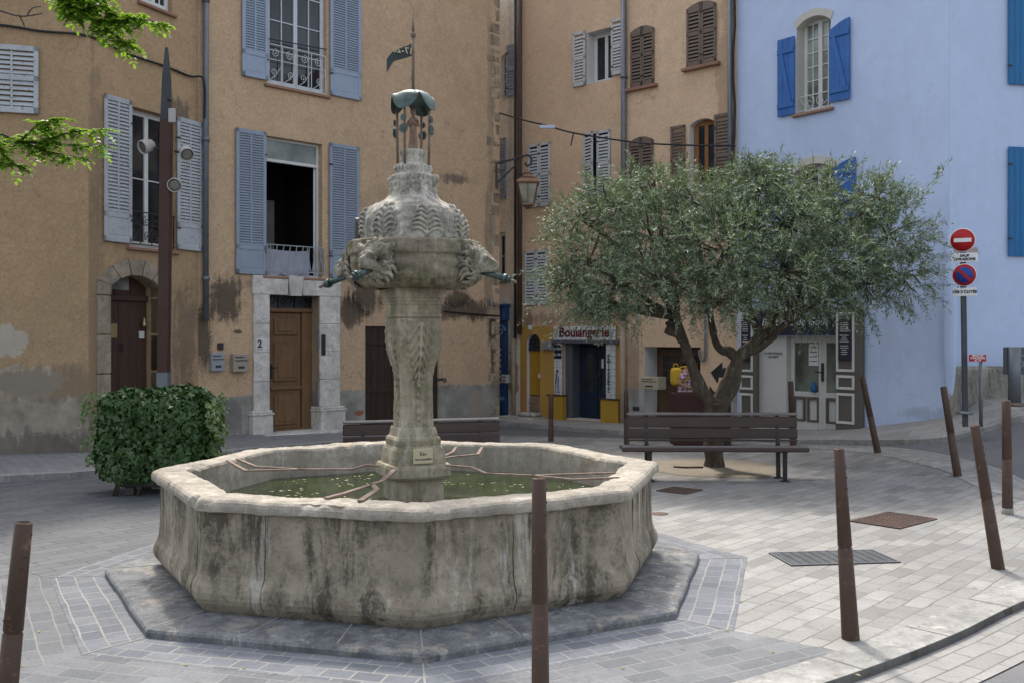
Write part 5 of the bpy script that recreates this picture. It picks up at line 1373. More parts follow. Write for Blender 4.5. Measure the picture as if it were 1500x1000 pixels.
# little madonna-like figure under the canopy
fgm = MB(); fgm.lathe([(.0,0),(.040,0),(.042,.02),(.035,.10),(.030,.18),(.038,.23),(.034,.27),(.014,.285),(.013,.295),(.024,.315),(.026,.335),(.018,.36),(.0,.368)], (FC.x, FC.y, 3.585), 16)
fgm.tube([(FC.x-.035,FC.y,3.835),(FC.x-.05,FC.y-.02,3.79),(FC.x-.01,FC.y-.045,3.80)], [.014,.012,.009], 8); fgm.tube([(FC.x+.035,FC.y,3.835),(FC.x+.045,FC.y-.02,3.79),(FC.x+.01,FC.y-.045,3.81)], [.014,.012,.009], 8)
tag(fgm.build('statuette', simple('painted_terracotta', (.26,.12,.08), .7, .4, 14, col2=(.30,.24,.17))), 'small reddish robed statuette under the iron canopy', 'statue')

# ------------------------------------------------------------------ bollards
m_corten = simple('brown_steel', (.072,.045,.033), .55, .12, 5, .25, 80, metal=.25, wear=(.16,.09,.055), ws=3)
def bollard(base, top, r0, r1, label, collar=False):
    base = Vector(base); top = Vector(top); L = (top-base).length; d = (top-base).normalized()
    q = Vector((0,0,1)).rotation_difference(d).to_matrix().to_4x4(); M = T(*base) @ q
    b = empty('bollard', M, label, 'bollard', 'brown steel bollards round the square')
    mb = MB(); n = 24; zs_ = L*.48
    prof = [(r0*1.0, -.05), (r0, 0), (r0-(r0-r1)*.48, zs_-.006), (r0-(r0-r1)*.48-.006, zs_), (r0-(r0-r1)*.48-.006, zs_+.006), (r0-(r0-r1)*.49, zs_+.012), (r1, L-.006), (r1-.006, L), (r1*.82, L), (r1*.80, L-.03), (.0005, L-.03)]
    mb.lathe(prof, (0,0,0), n)
    nt_ = mb
    for k in range(9):
        z = zs_+.06+(L-zs_-.12)*k/8; rr = r0-(r0-r1)*z/L; a0 = R_(-150+17*k)
        pts = [((rr+.001)*math.cos(a0+.09*i), (rr+.001)*math.sin(a0+.09*i), z+.008*math.sin(i*.8)) for i in range(6)]
        nt_.tube(pts, .0032, 4)
    mb.build('post', m_corten, b, M)
    if collar:
        c = MB(); c.lathe([(r0*1.06,-.03),(r0*1.06,.06),(r0*1.0,.065)], (0,0,0), n); c.build('collar', m_lime, b, M)
    return b
def BP(tx, ty, bx, by, r1, label, r0=None, Ht=None, collar=False, dy=0.0):
    b = GT(bx, by); t = P(tx, ty, b.y+dy)
    bollard(b, t, r0 or r1*1.25, r1, label, collar)
BP(35, 764, 4, 1075, .042, 'leaning brown bollard at the lower left edge of the photo', .054)
BP(789.5, 699, 792, 1052, .037, 'brown bollard standing in front of the stone basin', .048)
BP(1229, 656, 1246, 935, .034, 'brown bollard beside the grey grating in the right foreground', .058)
BP(1428, 622, 1462, 832, .040, 'leaning bollard on the kerb between the basin and the upright collared one', .055)
BP(1474, 586, 1476, 752, .046, 'upright bollard with a pale collar at its foot', .058, None, True)
BP(1382, 566, 1403, 697, .043, 'tilted bollard in front of the round traffic signs', .055)
BP(1263, 552, 1286, 663, .043, 'strongly tilted bollard in front of the blue house shop', .055)
BP(1158, 558, 1162, 652, .048, 'far bollard showing above the near bench end', .058)
BP(917, 572, 918, 650, .040, 'far bollard beside the left end of the near bench', .05)
BP(807, 577, 807, 646, .042, 'lone far bollard in front of the yellow door', .052)

# ------------------------------------------------------------------ benches
m_slat = simple('bench_slat', (.045,.027,.021), .36, .3, 3, .25, 30, stretch=(.6,6,6), spec=.5)
m_slat_hi = simple('bench_slat_highlight', (.16,.145,.14), .24, .3, 3, .3, 30, stretch=(.6,6,6), spec=.6)  # top rail and front slat: edge highlight put into a paler colour
m_bsteel = simple('bench_steel', (.03,.03,.033), .45, .15, 5, .1, 40, metal=.3)
def bench(name, L, M, label, sh=.47, th=.90):
    b = empty('bench', M, label, 'bench', 'dark slatted benches')
    # seat to the camera side (local -y)
    for k in range(4):
        mb = MB(); y = -.44+.115*k; z = sh - .012*k
        mb.bbox(-.09, L+.02, y, y+.095, z-.035, z, .010); mb.build('seat_slat', m_slat_hi if k == 0 else m_slat, b, M)
    for k, (za, zb_) in enumerate(((.018,.045),(.055,.195),(.207,.365),(0,0))):
        mb = MB(); y = .05+.022*k; f_ = (th-sh)/.415
        if k == 3: mb.bbox(.03, L, y-.06, y+.05, th-.038, th, .012)
        else: mb.bbox(.03, L, y-.015, y+.02, sh+za*f_, sh+zb_*f_, .010)
        mb.build('back_slat', m_slat_hi if k == 3 else m_slat, b, M)
    # curved front edge below the seat
    mb = MB(); mb.bbox(-.09, L+.02, -.475, -.44, sh-.075, sh-.008, .014); mb.build('front_rail', m_slat, b, M)
    for x in (.30, L-.28):
        mb = MB(); 
        mb.bar((x, -.34, 0), (x, -.34, sh-.04), .05, .06, up=(0,1,0)); mb.bar((x+.0, .02, 0), (x, .05, sh), .05, .06, up=(0,1,0)); mb.bar((x, .05, sh-.02), (x, .125, th-.04), .045, .05, up=(0,1,0)); mb.bar((x, -.40, sh-.075), (x, .06, sh-.10), .05, .05)
        mb.box(x-.06, x+.06, -.40, -.28, -.01, .012); mb.box(x-.06, x+.06, -.04, .08, -.01, .012)
        mb.build('leg', m_bsteel, b, M)
    return b
b1 = GT(1148, 704); bl = P(906, 690, b1.y-.05)
Lb = P(1176, 650, b1.y+.1).x - P(919, 650, b1.y+.1).x
bench('bench', Lb, T(P(919,650,b1.y+.10).x, b1.y+.33, 0) @ RZ(R_(-1)), 'dark slatted bench in front of the olive trunk', .49, .905)
p0 = P(500, 640, 13.3); p1 = P(734, 640, 13.9)
bench('bench', (p1-p0).length, T(p0.x, p0.y, 0) @ RZ(math.atan2(p1.y-p0.y, p1.x-p0.x)), 'dark slatted bench half hidden behind the fountain basin', .44, .84)

# ------------------------------------------------------------------ gratings and covers
def cover(name, c4, mat, pat, label, cat='cover', frame=None):
    a, b, c, d = [GT(*q) for q in c4]
    o = (a+b+c+d)/4; ux = ((b-a)+(c-d)).normalized(); hx = ((b-a).length+(c-d).length)/4; hy = ((d-a).length+(c-b).length)/4
    uy = Vector((-ux.y, ux.x, 0));
    if uy.dot(d-a) < 0: uy = -uy
    M = Matrix(((ux.x, uy.x, 0, o.x), (ux.y, uy.y, 0, o.y), (0, 0, 1, o.z+.002), (0,0,0,1)))
    e = empty(name, M, label, cat)
    mb = MB(); mb.box(-hx, hx, -hy, hy, -.02, .004); mb.build('plate', simple(name+'_base', (.025,.024,.023), .8), e, M)
    g = MB()
    if pat == 'grid':
        n = 16; m = 11
        for i in range(n):
            for j in range(m): g.bbox(-hx+.02+2*(hx-.02)*i/n+.006, -hx+.02+2*(hx-.02)*(i+1)/n-.006, -hy+.02+2*(hy-.02)*j/m+.006, -hy+.02+2*(hy-.02)*(j+1)/m-.006, .003, .010, .003)
    else:
        n = 15
        for i in range(n): g.bbox(-hx+.02, hx-.02, -hy+.02+2*(hy-.02)*i/n+.004, -hy+.02+2*(hy-.02)*(i+1)/n-.012, .003, .012, .003)
        for i in range(1, 6): g.box(-hx+2*hx*i/6-.008, -hx+2*hx*i/6+.008, -hy+.01, hy-.01, .003, .0105)
    g.build('grid', mat, e, M)
    f = MB()
    for (x0, x1, y0, y1) in ((-hx,hx,-hy,-hy+.018), (-hx,hx,hy-.018,hy), (-hx,-hx+.018,-hy+.018,hy-.018), (hx-.018,hx,-hy+.018,hy-.018)): f.box(x0, x1, y0, y1, .003, .011)
    f.build('frame', mat, e, M)
m_cast = simple('grey_cast_iron', (.12,.125,.13), .55, .25, 6, .3, 60, metal=.3); m_castb = simple('brown_cast_iron', (.10,.065,.05), .7, .3, 6, .3, 60, metal=.2)
cover('drain_cover', ((1137,815),(1169,833),(1308,820),(1265,801)), m_cast, 'grid', 'grey chequered metal cover in the pale paving')
cover('drain_grate', ((1249,763),(1301,749),(1373,761),(1312,775)), m_castb, 'bars', 'rusty brown grating in the pale paving behind the grey cover', 'grate')
cover('drain_grate', ((962,718),(989,713),(1027,717.6),(1004,724.5)), m_castb, 'bars', 'small dark grating between basin and near bench', 'grate')
cover('drain_cover', ((330,651),(352,657),(378,655),(352,648)), m_castb, 'bars', 'dark cover in the paving in front of door number 2')
pm = MB(); q = GT(966, 752); pm.lathe([(.0,.008),(.09,.008),(.10,.004),(.10,-.01)], q, 20); tag(pm.build('valve_cover', m_castb), 'tiny round cover beside the basin right side', 'cover')

# ------------------------------------------------------------------ spotlight mast
base = GT(240, 668); YM = base.y
M = T(base.x, YM, base.z)
mast = empty('spotlight_mast', M, 'tall brown square mast with three spotlights and dark tapered top', 'lamp post')
pxm = F/YM
zt1 = P(240, 176, YM).z; zt2 = P(247, 70, YM).z; zb1 = P(240, 545, YM).z
off = P(245, 176, YM).x-base.x
mb = MB(); mb.bar((base.x, YM, zb1), (base.x+off*.8, YM, zt1), .165, .165); mb.build('mast_shaft', simple('mast_brown', (.062,.032,.026), .5, .15, 4, .1, 50, metal=.2), mast, Matrix.Identity(4))
mb = MB(); mb.bar((base.x, YM, 0), (base.x, YM, zb1), .18, .18); mb.build('mast_foot', m_zinc, mast, Matrix.Identity(4))
mb = MB(); x = base.x+off*.8
mb.loft([[Vector((x+i*w, YM+j*w, z)) for i, j in ((-1,-1),(1,-1),(1,1),(-1,1))] for w, z in ((.078, zt1), (.055, zt1+(zt2-zt1)*.6), (.02, zt2))], 0, False, True, False, True)
mb.build('mast_top', simple('mast_dark', (.045,.05,.055), .5), mast, Matrix.Identity(4))
m_spot = simple('spot_grey', (.38,.37,.35), .5, .1); m_lens = glass_mat('lens', (.16,.15,.13), .12)
def spot(cpx, cpy, aim, arm):
    c = P(cpx, cpy, YM-.12); aim = Vector(aim).normalized(); Mq = T(*c) @ Vector((0,0,1)).rotation_difference(aim).to_matrix().to_4x4()
    s_ = MB(); s_.lathe([(.0,-.16),(.06,-.155),(.095,-.12),(.10,-.02),(.115,.0),(.115,.07),(.10,.07),(.10,.04)], (0,0,0), 20, M=Mq); o = s_.build('spotlight', m_spot, mast, Matrix.Identity(4))
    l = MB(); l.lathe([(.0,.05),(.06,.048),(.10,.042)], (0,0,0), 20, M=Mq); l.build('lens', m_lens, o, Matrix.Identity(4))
    r = MB(); r.tube([c+Vector((0,0,0)), P(*arm, YM-.05)], .02, 8); r.build('bracket', m_iron, o, Matrix.Identity(4))
spot(213, 215, (-.55,-.75,-.35), (236, 219)); spot(273, 225, (.45,-.75,-.5), (256, 222)); spot(256, 271, (.2,-.95,-.25), (244, 268))
mb = MB(); c = P(253, 168, YM-.1); mb.bbox(c.x-.055, c.x+.055, c.y-.06, c.y, c.z-.14, c.z+.09, .01); mb.build('sensor_box', m_spot, mast, Matrix.Identity(4))
mb = MB(); c = P(248, 146, YM-.12); mb.lathe([(.0,-.05),(.03,-.05),(.03,.05),(0,.05)], (0,0,0), 12, M=T(*c) @ RX(PI/2)); mb.build('security_camera', m_iron, mast, Matrix.Identity(4))
# ------------------------------------------------------------------ bracket lantern on the corner
ln_M = T(*fC.w(7.86, -.02, 0))
YL = 23.6; m_copper = simple('copper', (.22,.11,.06), .42, .3, 8, .2, 40, metal=.6, col2=(.26,.17,.12))
A = lambda x, y: P(x, y, YL)
lan = empty('wall_lantern', T(*A(773, 275)), 'copper four sided lantern hanging from a scrolled iron wall bracket', 'lantern')
mb = MB(); mb.bar(A(727,236)+Vector((0,.2,0)), A(727,272)+Vector((0,.2,0)), .06, .06); mb.bar(A(727,238)+Vector((0,.2,0)), A(766,230), .045)
arc = [A(757,232), A(766,229), A(774,228), A(778,233), A(777,241), A(772,243), A(769,239)]
mb.tube(catmull(arc, 5), .025, 8); mb.bar(A(728,266)+Vector((0,.2,0)), A(762,236), .03)
mb.tube(catmull([A(762,236), A(757,243), A(759,253), A(767,256), A(773,250)], 6), .015, 6)
mb.build('bracket', m_iron, lan, Matrix.Identity(4))
c = A(773, 278); hw = .24
mb = MB()
def lr(w, z): return [Vector((c.x+i*w, c.y+j*w, c.z+z)) for i, j in ((-1,-1),(1,-1),(1,1),(-1,1))]
mb.loft([lr(.27,.13), lr(.28,.155), lr(.20,.24), lr(.11,.30), lr(.10,.36), lr(.12,.37), lr(.07,.40), lr(.03,.46)], 0, False, True, True, True)
mb.build('roof', m_copper, lan, Matrix.Identity(4))
mb = MB(); t_, b_ = lr(.235,.13), lr(.14,-.36)
for i in range(4): mb.bar(t_[i], b_[i], .025); mb.bar(b_[i], b_[(i+1)%4], .03); mb.bar(t_[i], t_[(i+1)%4], .03); mb.bar((t_[i]+t_[(i+1)%4])/2, (b_[i]+b_[(i+1)%4])/2, .016)
mb.loft([lr(.13,-.37), lr(.07,-.43), lr(.02,-.47)], 0, False, True, True, True)
mb.build('frame', m_copper, lan, Matrix.Identity(4))
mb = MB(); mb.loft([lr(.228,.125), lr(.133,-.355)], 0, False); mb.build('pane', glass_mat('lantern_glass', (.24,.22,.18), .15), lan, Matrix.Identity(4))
# hanging wire across the street
pts = [A(732,166)] + [P(x, y, 22.0) for x, y in ((770,177),(800,184),(840,195),(915,207))] + [P(960,211,20.8), P(1010,213,20.6), P(1050,213.5,20.3), P(1077,214,20.5)]
pipe(catmull(pts, 6), .018, m_cable, 'overhead_wire', 'dark wire sagging across the street between the two corners', 'cable')
mb = MB(); c1 = P(802, 186, 21.95); mb.bbox(c1.x-.17, c1.x+.17, c1.y-.02, c1.y+.02, c1.z-.035, c1.z+.035, .006); tag(mb.build('wire_tag', simple('tag_white', (.45,.5,.6))), 'small pale tag clipped on the overhead wire', 'tag')
pipe(catmull([P(840,196,21.9), P(838,205,21.9), P(836,214,21.9)], 4), .014, m_cable, 'wire_end', 'short loose wire end dangling from the overhead wire', 'cable')

# ------------------------------------------------------------------ signs at the right
m_sr = simple('sign_red_gloss', (.42,.012,.015), .35, .05); m_sw = simple('sign_white_gloss', (.80,.80,.80), .35, .04); m_sb = simple('sign_blue_gloss', (.02,.06,.30), .35, .05); m_back = simple('sign_back', (.09,.10,.11), .5, .1, metal=.3)
sb_ = GT(1414, 606); YS = sb_.y
sg = empty('sign_post', T(*sb_), 'grey post carrying a no entry disc and a no parking disc', 'road sign')
mb = MB(); mb.bar(sb_-Vector((0,0,.2)), P(1410, 338, YS), .075, .05); mb.build('post', simple('post_grey', (.06,.07,.08), .5), sg, Matrix.Identity(4))
mb = MB(); mb.lathe([(.12,0),(.12,.03),(.06,.05)], sb_, 16); mb.build('foot', m_zinc, sg, Matrix.Identity(4))
tw = R_(-24)
def disc_(cpx, cpy, r):
    c = P(cpx, cpy, YS-.15); return T(*c) @ RZ(tw)
R1 = 17.5/F*YS
Mx = disc_(1410, 352, 0); cyl = lambda r, y0, y1: (lambda mb: mb.lathe([(.0,y0),(r,y0),(r,y1),(0,y1)], (0,0,0), 36, M=Mx @ RX(PI/2)))(MB())
d = cyl(R1, -.01, .0).build('no_entry_disc', m_sw, sg, Matrix.Identity(4))
cyl(R1*.93, .0, .004).build('red_field', m_sr, d, Matrix.Identity(4))
mb = MB(); mb.box(-R1*.66, R1*.66, -.008, -.004, -R1*.16, R1*.16, 0, Mx); mb.build('white_bar', m_sw, d, Matrix.Identity(4))
Mx = disc_(1412.5, 403, 0); R2 = 16.5/F*YS
d = cyl(R2, -.01, .0).build('no_parking_disc', m_sw, sg, Matrix.Identity(4))
cyl(R2*.94, .0, .004).build('red_ring', m_sr, d, Matrix.Identity(4)); cyl(R2*.70, .004, .006).build('blue_field', m_sb, d, Matrix.Identity(4))
mb = MB(); mb.bar(Mx @ Vector((-R2*.52,-.008,R2*.52)), Mx @ Vector((R2*.52,-.008,-R2*.52)), .006, R2*.24, up=tuple((Mx.to_3x3() @ Vector((1,0,1))).normalized())); mb.build('red_slash', m_sr, d, Matrix.Identity(4))
def plate(cx, cy, w, h, lines, size):
    c = P(cx, cy, YS-.15); Mq = T(*c) @ RZ(tw); W_, H_ = w/F*YS/2/math.cos(tw), h/F*YS/2
    mb = MB(); mb.bbox(-W_, W_, -.004, .012, -H_, H_, .006); o = mb.build('text_plate', m_sw, sg, Mq)
    for i, l in enumerate(lines): text(l, size, Mq @ T(0, -.006, (len(lines)-1)*size*.5-i*size*.98), m_ink, o, ext=.001, bold=.003)
plate(1413, 377.5, 32, 13, ['SAUF', 'LIVRAISONS'], .058); plate(1413, 428, 29, 12, ['DES 2 COTÉS'], .060)
hb_ = GT(1437, 606); YH = hb_.y
hy = empty('hydrant_sign', T(*hb_), 'small red hydrant sign on a thin grey post', 'sign')
mb = MB(); mb.tube([hb_-Vector((0,0,.2)), P(1436.5, 528, YH)], .028, 10); mb.build('post', m_zinc, hy, Matrix.Identity(4))
c = P(1432, 524, YH-.04); mb = MB(); wq, hq = 12.5/F*YH, 5/F*YH; mb.bbox(-wq, wq, -.004, .008, -hq, hq, .003); o = mb.build('plate', m_sr, hy, T(*c))
for i, l in enumerate(("BOUCHE", "D'INCENDIE", "N° 23")): text(l, .042, T(*c) @ T(0, -.006, .037-.037*i), m_sw, o, ext=.001, bold=.001)
# back of a big grey panel at the right edge
pb_ = GT(1487, 600); YP = pb_.y
pp = empty('parking_panel', T(*pb_), 'grey panel seen from behind on a thick round post', 'sign')
mb = MB(); mb.tube([P(1486,590,YP), P(1486,508,YP)], .10, 16); mb.build('post', m_zinc, pp, Matrix.Identity(4))
mb = MB(); a, b = P(1472,508,YP), P(1520,548,YP); mb.bbox(a.x, b.x+.2, YP+.02, YP+.07, b.z, a.z, .01); pb2 = mb.build('panel', m_back, pp, Matrix.Identity(4))
text('S', .30, T(P(1496,529,YP).x, YP-.11+.12, P(1496,529,YP).z), simple('grey_letter', (.2,.22,.24)), pb2)
mb = MB(); q = P(1488,592,YP); mb.bbox(q.x-.17, q.x+.17, YP-.15, YP+.15, pb_.z-.25, q.z-.03, .02); mb.build('concrete_foot', m_lime, pp, Matrix.Identity(4))
mb = MB(); mb.lathe([(.14,-.05),(.15,-.03),(.15,.0),(.10,.01)], P(1487,590,YP), 16); mb.build('base_flange', m_rust, pp, Matrix.Identity(4))

# ------------------------------------------------------------------ arrow signs and planter box behind the olive
YA = 17.6
def flat_arrow(pts, Y, mat, label, name, foot=None):
    poly = [(P(x, y, Y).x, P(x, y, Y).z) for x, y in pts]
    e = empty(name, T(poly[0][0], Y, 0), label, 'sign', None)
    mb = MB(); mb.prism(poly, Y-.02, Y+.02); mb.build('arrow', mat, e, Matrix.Identity(4))
    f = foot; mb = MB(); mb.tube([(P(f,600,Y).x, Y+.05, 0), (P(f,600,Y).x, Y+.05, P(f, pts[0][1]+8, Y).z)], .03, 8); mb.build('post', m_iron, e, Matrix.Identity(4))
m_maroon = simple('maroon_steel', (.050,.018,.016), .6, .15)
flat_arrow([(1058,530),(1041,545),(1051,561),(1053,552),(1066,553),(1068,540),(1058,540)], YA, simple('arrow_black', (.015,.016,.018), .5), 'black arrow shaped sign between the olive limbs', 'arrow_sign', 1062)
flat_arrow([(1040,565),(1037,583),(1034,577),(1030,590),(1048,590),(1049,573),(1046,574)], YA+.3, m_maroon, 'maroon arrow shaped sign low behind the olive fork', 'arrow_sign', 1046)
a, b = P(988, 576, YA+.35), P(1071, 600, YA+.35)
e = empty('planter_box', T((a.x+b.x)/2, YA+.6, 0), 'long maroon steel planter box behind the olive trunk', 'planter')
mb = MB(); zq = a.z; t = .03
mb.bbox(a.x, b.x, YA+.35, YA+.35+t, 0, zq, .006); mb.bbox(a.x, b.x, YA+.85, YA+.85+t, 0, zq, .006); mb.box(a.x, a.x+t, YA+.38, YA+.85, 0, zq-.003); mb.box(b.x-t, b.x, YA+.38, YA+.85, 0, zq-.003)
mb.build('box_sides', m_maroon, e, Matrix.Identity(4))
mb = MB(); mb.box(a.x+t, b.x-t, YA+.38, YA+.85, .02, zq-.08); mb.build('soil', m_sand, e, Matrix.Identity(4))
# ------------------------------------------------------------------ foliage
def leaf_mat(name, top, under, rough=.5, trans=.25, vs=1.5, var=.35, spec=.35):
    t = NT(name); c = t.co()
    a = t.noise(c, vs, 3, .6); b = t.noise(c, 22, 2, .6)
    f = t.mr(t.math('ADD', t.math('MULTIPLY', a, .5), t.math('MULTIPLY', b, .5)), .35, .65)
    col = t.mix(f, sc(top, 1-var), sc(top, 1+var))
    geo = t.node('ShaderNodeNewGeometry')
    col = t.mix(geo.outputs['Backfacing'], col, t.mix(f, sc(under, .8), sc(under, 1.2)))
    t.fin(col, rough, None, None, spec)
    tr = t.node('ShaderNodeBsdfTranslucent', {}, Color=t.mix(.5, col, (top[0]*1.6, top[1]*1.5, top[2]*.6)))
    mx = t.node('ShaderNodeMixShader'); t.set(mx, 0, trans); t.t.links.new(t.bsdf.outputs[0], mx.inputs[1]); t.t.links.new(tr.outputs[0], mx.inputs[2])
    t.t.links.new(mx.outputs[0], t.out.inputs['Surface']); return t.mat
def leaves(name, C, D, N, L, W, tmpl, mat, parent=None, M=None, curl=0.0):
    C = np.asarray(C, float); D = np.asarray(D, float); N = np.asarray(N, float); n = len(C)
    D /= np.linalg.norm(D, axis=1)[:, None] + 1e-9
    S = np.cross(D, N); S /= np.linalg.norm(S, axis=1)[:, None] + 1e-9
    Nn = np.cross(S, D); L = np.broadcast_to(L, n); W = np.broadcast_to(W, n); k = len(tmpl)
    V_ = np.zeros((n, k, 3))
    for i, (a, b) in enumerate(tmpl):
        V_[:, i] = C + D*(L*a)[:, None] + S*(W*b)[:, None] + Nn*((abs(b)*W*.35 - curl*L*a*a))[:, None]
    me = bpy.data.meshes.new(name); me.vertices.add(n*k); me.vertices.foreach_set('co', V_.reshape(-1))
    me.loops.add(n*k); me.loops.foreach_set('vertex_index', np.arange(n*k, dtype=np.int32))
    me.polygons.add(n); me.polygons.foreach_set('loop_start', np.arange(0, n*k, k, dtype=np.int32))
    me.polygons.foreach_set('loop_total', np.full(n, k, dtype=np.int32)); me.materials.append(mat); me.update(calc_edges=True)
    return link(bpy.data.objects.new(name, me), parent, M if M is not None else Matrix.Identity(4))
LANCE = [(0,0),(.35,-.5),(.7,-.38),(1,0),(.7,.38),(.35,.5)]
QUADL = [(0,0),(.5,-.5),(1,0),(.5,.5)]
IVY = [(0,0),(-.05,-.45),(.35,-.55),(.45,-.28),(1,0),(.45,.28),(.35,.55),(-.05,.45)]
rs = np.random.RandomState(4)
def rdir(n):
    v = rs.normal(size=(n, 3)); return v/np.linalg.norm(v, axis=1)[:, None]

# olive tree
YT = TREE.y
ot = empty('olive_tree', T(*TREE), 'spreading grey green olive tree with a forked trunk behind the bench', 'tree')
m_bark = stone_mat('olive_bark', (.095,.075,.057), (.03,.026,.02), (.07,.07,.04), .5, scale=3.0, mossk=.3, pale=(.24,.21,.17))
TP = lambda x, y, dy=0.0: P(x, y, YT+dy)
def limb(pts, rad, seg=6, mb=None, rough=.38):
    q = catmull([TP(*p) for p in pts], seg); n = len(q)
    rr = [rad[0]+(rad[1]-rad[0])*(i/(n-1))**.9 for i in range(n)]
    (mb).tube(q, rr, 14, rough=rough)
tb = MB()
b0 = TREE
pts = [(1046,700),(1046,684),(1046,655),(1045,625),(1047,602),(1048,590)]
q = catmull([TP(*p) for p in pts], 6); tb.tube(q, [ .19-.050*min(1, i/8) + .045*max(0,(i-22)/8) for i in range(len(q))], 20, rough=.35)
limb([(1048,604),(1041,590),(1028,571),(1018,548),(1009,524),(1002,502),(996,482),(990,462)], (.11,.058), mb=tb)
limb([(1000,500),(994,488),(986,480),(979,470)], (.08,.06), mb=tb); limb([(994,488),(984,485),(976,481)], (.075,.075), mb=tb)
limb([(1048,602),(1062,583),(1073,566),(1078,545),(1080,528),(1090,519),(1112,508),(1128,497),(1140,483,-.2),(1158,470,-.4)], (.115,.048), mb=tb)
limb([(1048,600),(1058,578),(1068,556),(1074,538),(1078,525),(1070,516),(1056,512,.1),(1048,500,.2),(1043,480,.3),(1040,455,.3)], (.11,.045), mb=tb)
limb([(1078,530),(1088,516),(1102,504),(1112,495),(1108,478),(1100,462,.2),(1096,440,.3)], (.085,.045), mb=tb)
limb([(1104,500),(1118,488),(1128,478,.2),(1135,462,.3)], (.075,.05), mb=tb)
tb.build('trunk', m_bark, ot, Matrix.Identity(4))
CL = [ # px, py, rx, rz (px), dy (m), ry (m)
 (862,385,54,60,0,.9),(850,320,48,40,.2,.9),(905,300,60,36,.1,1.1),(905,420,60,38,-.5,.9),(955,350,75,70,.0,1.4),(985,410,70,36,-.9,.8),
 (1020,300,70,42,.4,1.2),(1060,370,80,70,-.3,1.5),(1060,440,60,26,-.9,.8),(1090,290,70,45,.2,1.3),(1150,330,80,60,.0,1.5),(1150,400,80,44,-.8,1.2),
 (1140,435,60,28,.7,1.0),(1225,320,75,45,.3,1.3),(1230,385,75,50,-.2,1.4),(1265,420,50,34,.0,1.0),(1300,345,60,48,.1,1.1),(1320,405,42,48,.0,.8),(1205,440,50,20,-.4,.8),
 (960,275,55,28,.5,1.0),(1170,275,60,28,.4,1.0),(836,415,30,36,.2,.6),(1285,290,35,24,.1,.7),(880,455,40,12,-.2,.5),(1110,258,30,18,.0,.6)]
bb = MB(); rng = random.Random(5)
starts = [(990,465,0),(1158,470,-.4),(1040,458,.3),(1096,440,.3),(1135,462,.3)]
for (px, py, rx, rz, dy, ry) in CL:
    s0 = min(starts, key=lambda s_: abs(s_[0]-px)+.5*abs(s_[1]-py))
    m1 = ((s0[0]*.6+px*.4)+rng.uniform(-12,12), (s0[1]*.55+py*.45)+rng.uniform(-14,14), (s0[2]*.6+dy*.4))
    limb([s0, m1, (px, py, dy)], (.055,.022), 5, bb, .1)
    for k in range(9):
        a = rng.uniform(0, 2*PI); e = rng.uniform(.55,.95); f = rng.uniform(-.9,.9)
        t = (px+rx*e*math.cos(a), py+rz*e*math.sin(a), dy+ry*f*(1-e*.5))
        m2 = ((px+t[0])/2+rng.uniform(-8,8), (py+t[1])/2+rng.uniform(-8,8), (dy+t[2])/2)
        limb([(px, py, dy), m2, t], (.018,.006), 3, bb, 0)
bb.build('branch', m_bark, ot, Matrix.Identity(4))
tc = []; td = []
ppm = F/YT
for (px, py, rx, rz, dy, ry) in CL:
    vol = rx*rz*(ry*ppm)**.8
    n = int(vol/480)
    n = max(130, min(n, 950))
    d = rdir(n); r = rs.uniform(.25, 1.0, n)**.42
    c = np.array(TP(px, py, dy)); off = d*r[:, None]*np.array([rx/ppm, ry, rz/ppm])
    # ragged outline: noise modulated radius
    md = np.array([.78+.5*noise.noise(Vector(x*2.2+c)) for x in d]); off *= md[:, None]
    tc.append(c+off); td.append(d*.9 + rs.normal(size=(n,3))*.55 + np.array([0,0,.25]))
# long free shoots on the outline
for (x, y, ang, n) in [(1090,250,80,10),(1150,250,85,8),(1215,262,75,8),(1275,272,65,9),(1330,295,45,10),(1360,265,60,5),(1350,340,20,8),(1355,380,-10,8),(1345,420,-35,8),(1315,440,-40,6),(1265,455,-60,6),(810,350,150,8),(800,400,180,8),(805,435,190,7),(835,462,225,5),(870,272,110,8),(930,258,95,8),(1000,262,90,8),(1180,470,-80,4),(1010,452,-95,4),(930,465,-100,4),(1240,250,70,6)]:
    for _ in range(n):
        a = R_(ang+rng.uniform(-28,28)); c = TP(x+rng.uniform(-16,16), y+rng.uniform(-8,14), rng.uniform(-.5,.5))
        tc.append(np.array([c])); td.append(np.array([[math.cos(a), rng.uniform(-.3,.3), math.sin(a)]]))
TC = np.vstack(tc); TD = np.vstack(td); TD /= np.linalg.norm(TD, axis=1)[:, None]
nT = len(TC); TL = rs.uniform(.20, .44, nT)
LC = []; LD = []; LN = []; 
for k in range(11):
    f = (k+.6)/11
    for s_ in (-1, 1):
        side = np.cross(TD, rdir(nT)); side /= np.linalg.norm(side, axis=1)[:, None]
        droop = np.zeros((nT,3)); droop[:, 2] = -.10*f*f
        LC.append(TC + TD*(TL*f)[:, None] + droop); LD.append(TD*.75 + side*s_*.8 + rs.normal(size=(nT,3))*.18); LN.append(rdir(nT)*.8 + np.array([0,0,.9]))
LC = np.vstack(LC); LD = np.vstack(LD); LN = np.vstack(LN); nl = len(LC)
print('olive leaves', nl)
m_olive = leaf_mat('olive_leaf', (.125,.185,.088), (.28,.33,.25), .55, .2, 1.2, .5, .3)
leaves('foliage', LC, LD, LN, rs.uniform(.045,.085,nl), rs.uniform(.012,.020,nl), QUADL, m_olive, ot)
leaves('twigs', TC, TD, rdir(nT), TL, .007, [(0,-.5),(1,-.25),(1,.25),(0,.5)], m_bark, ot)
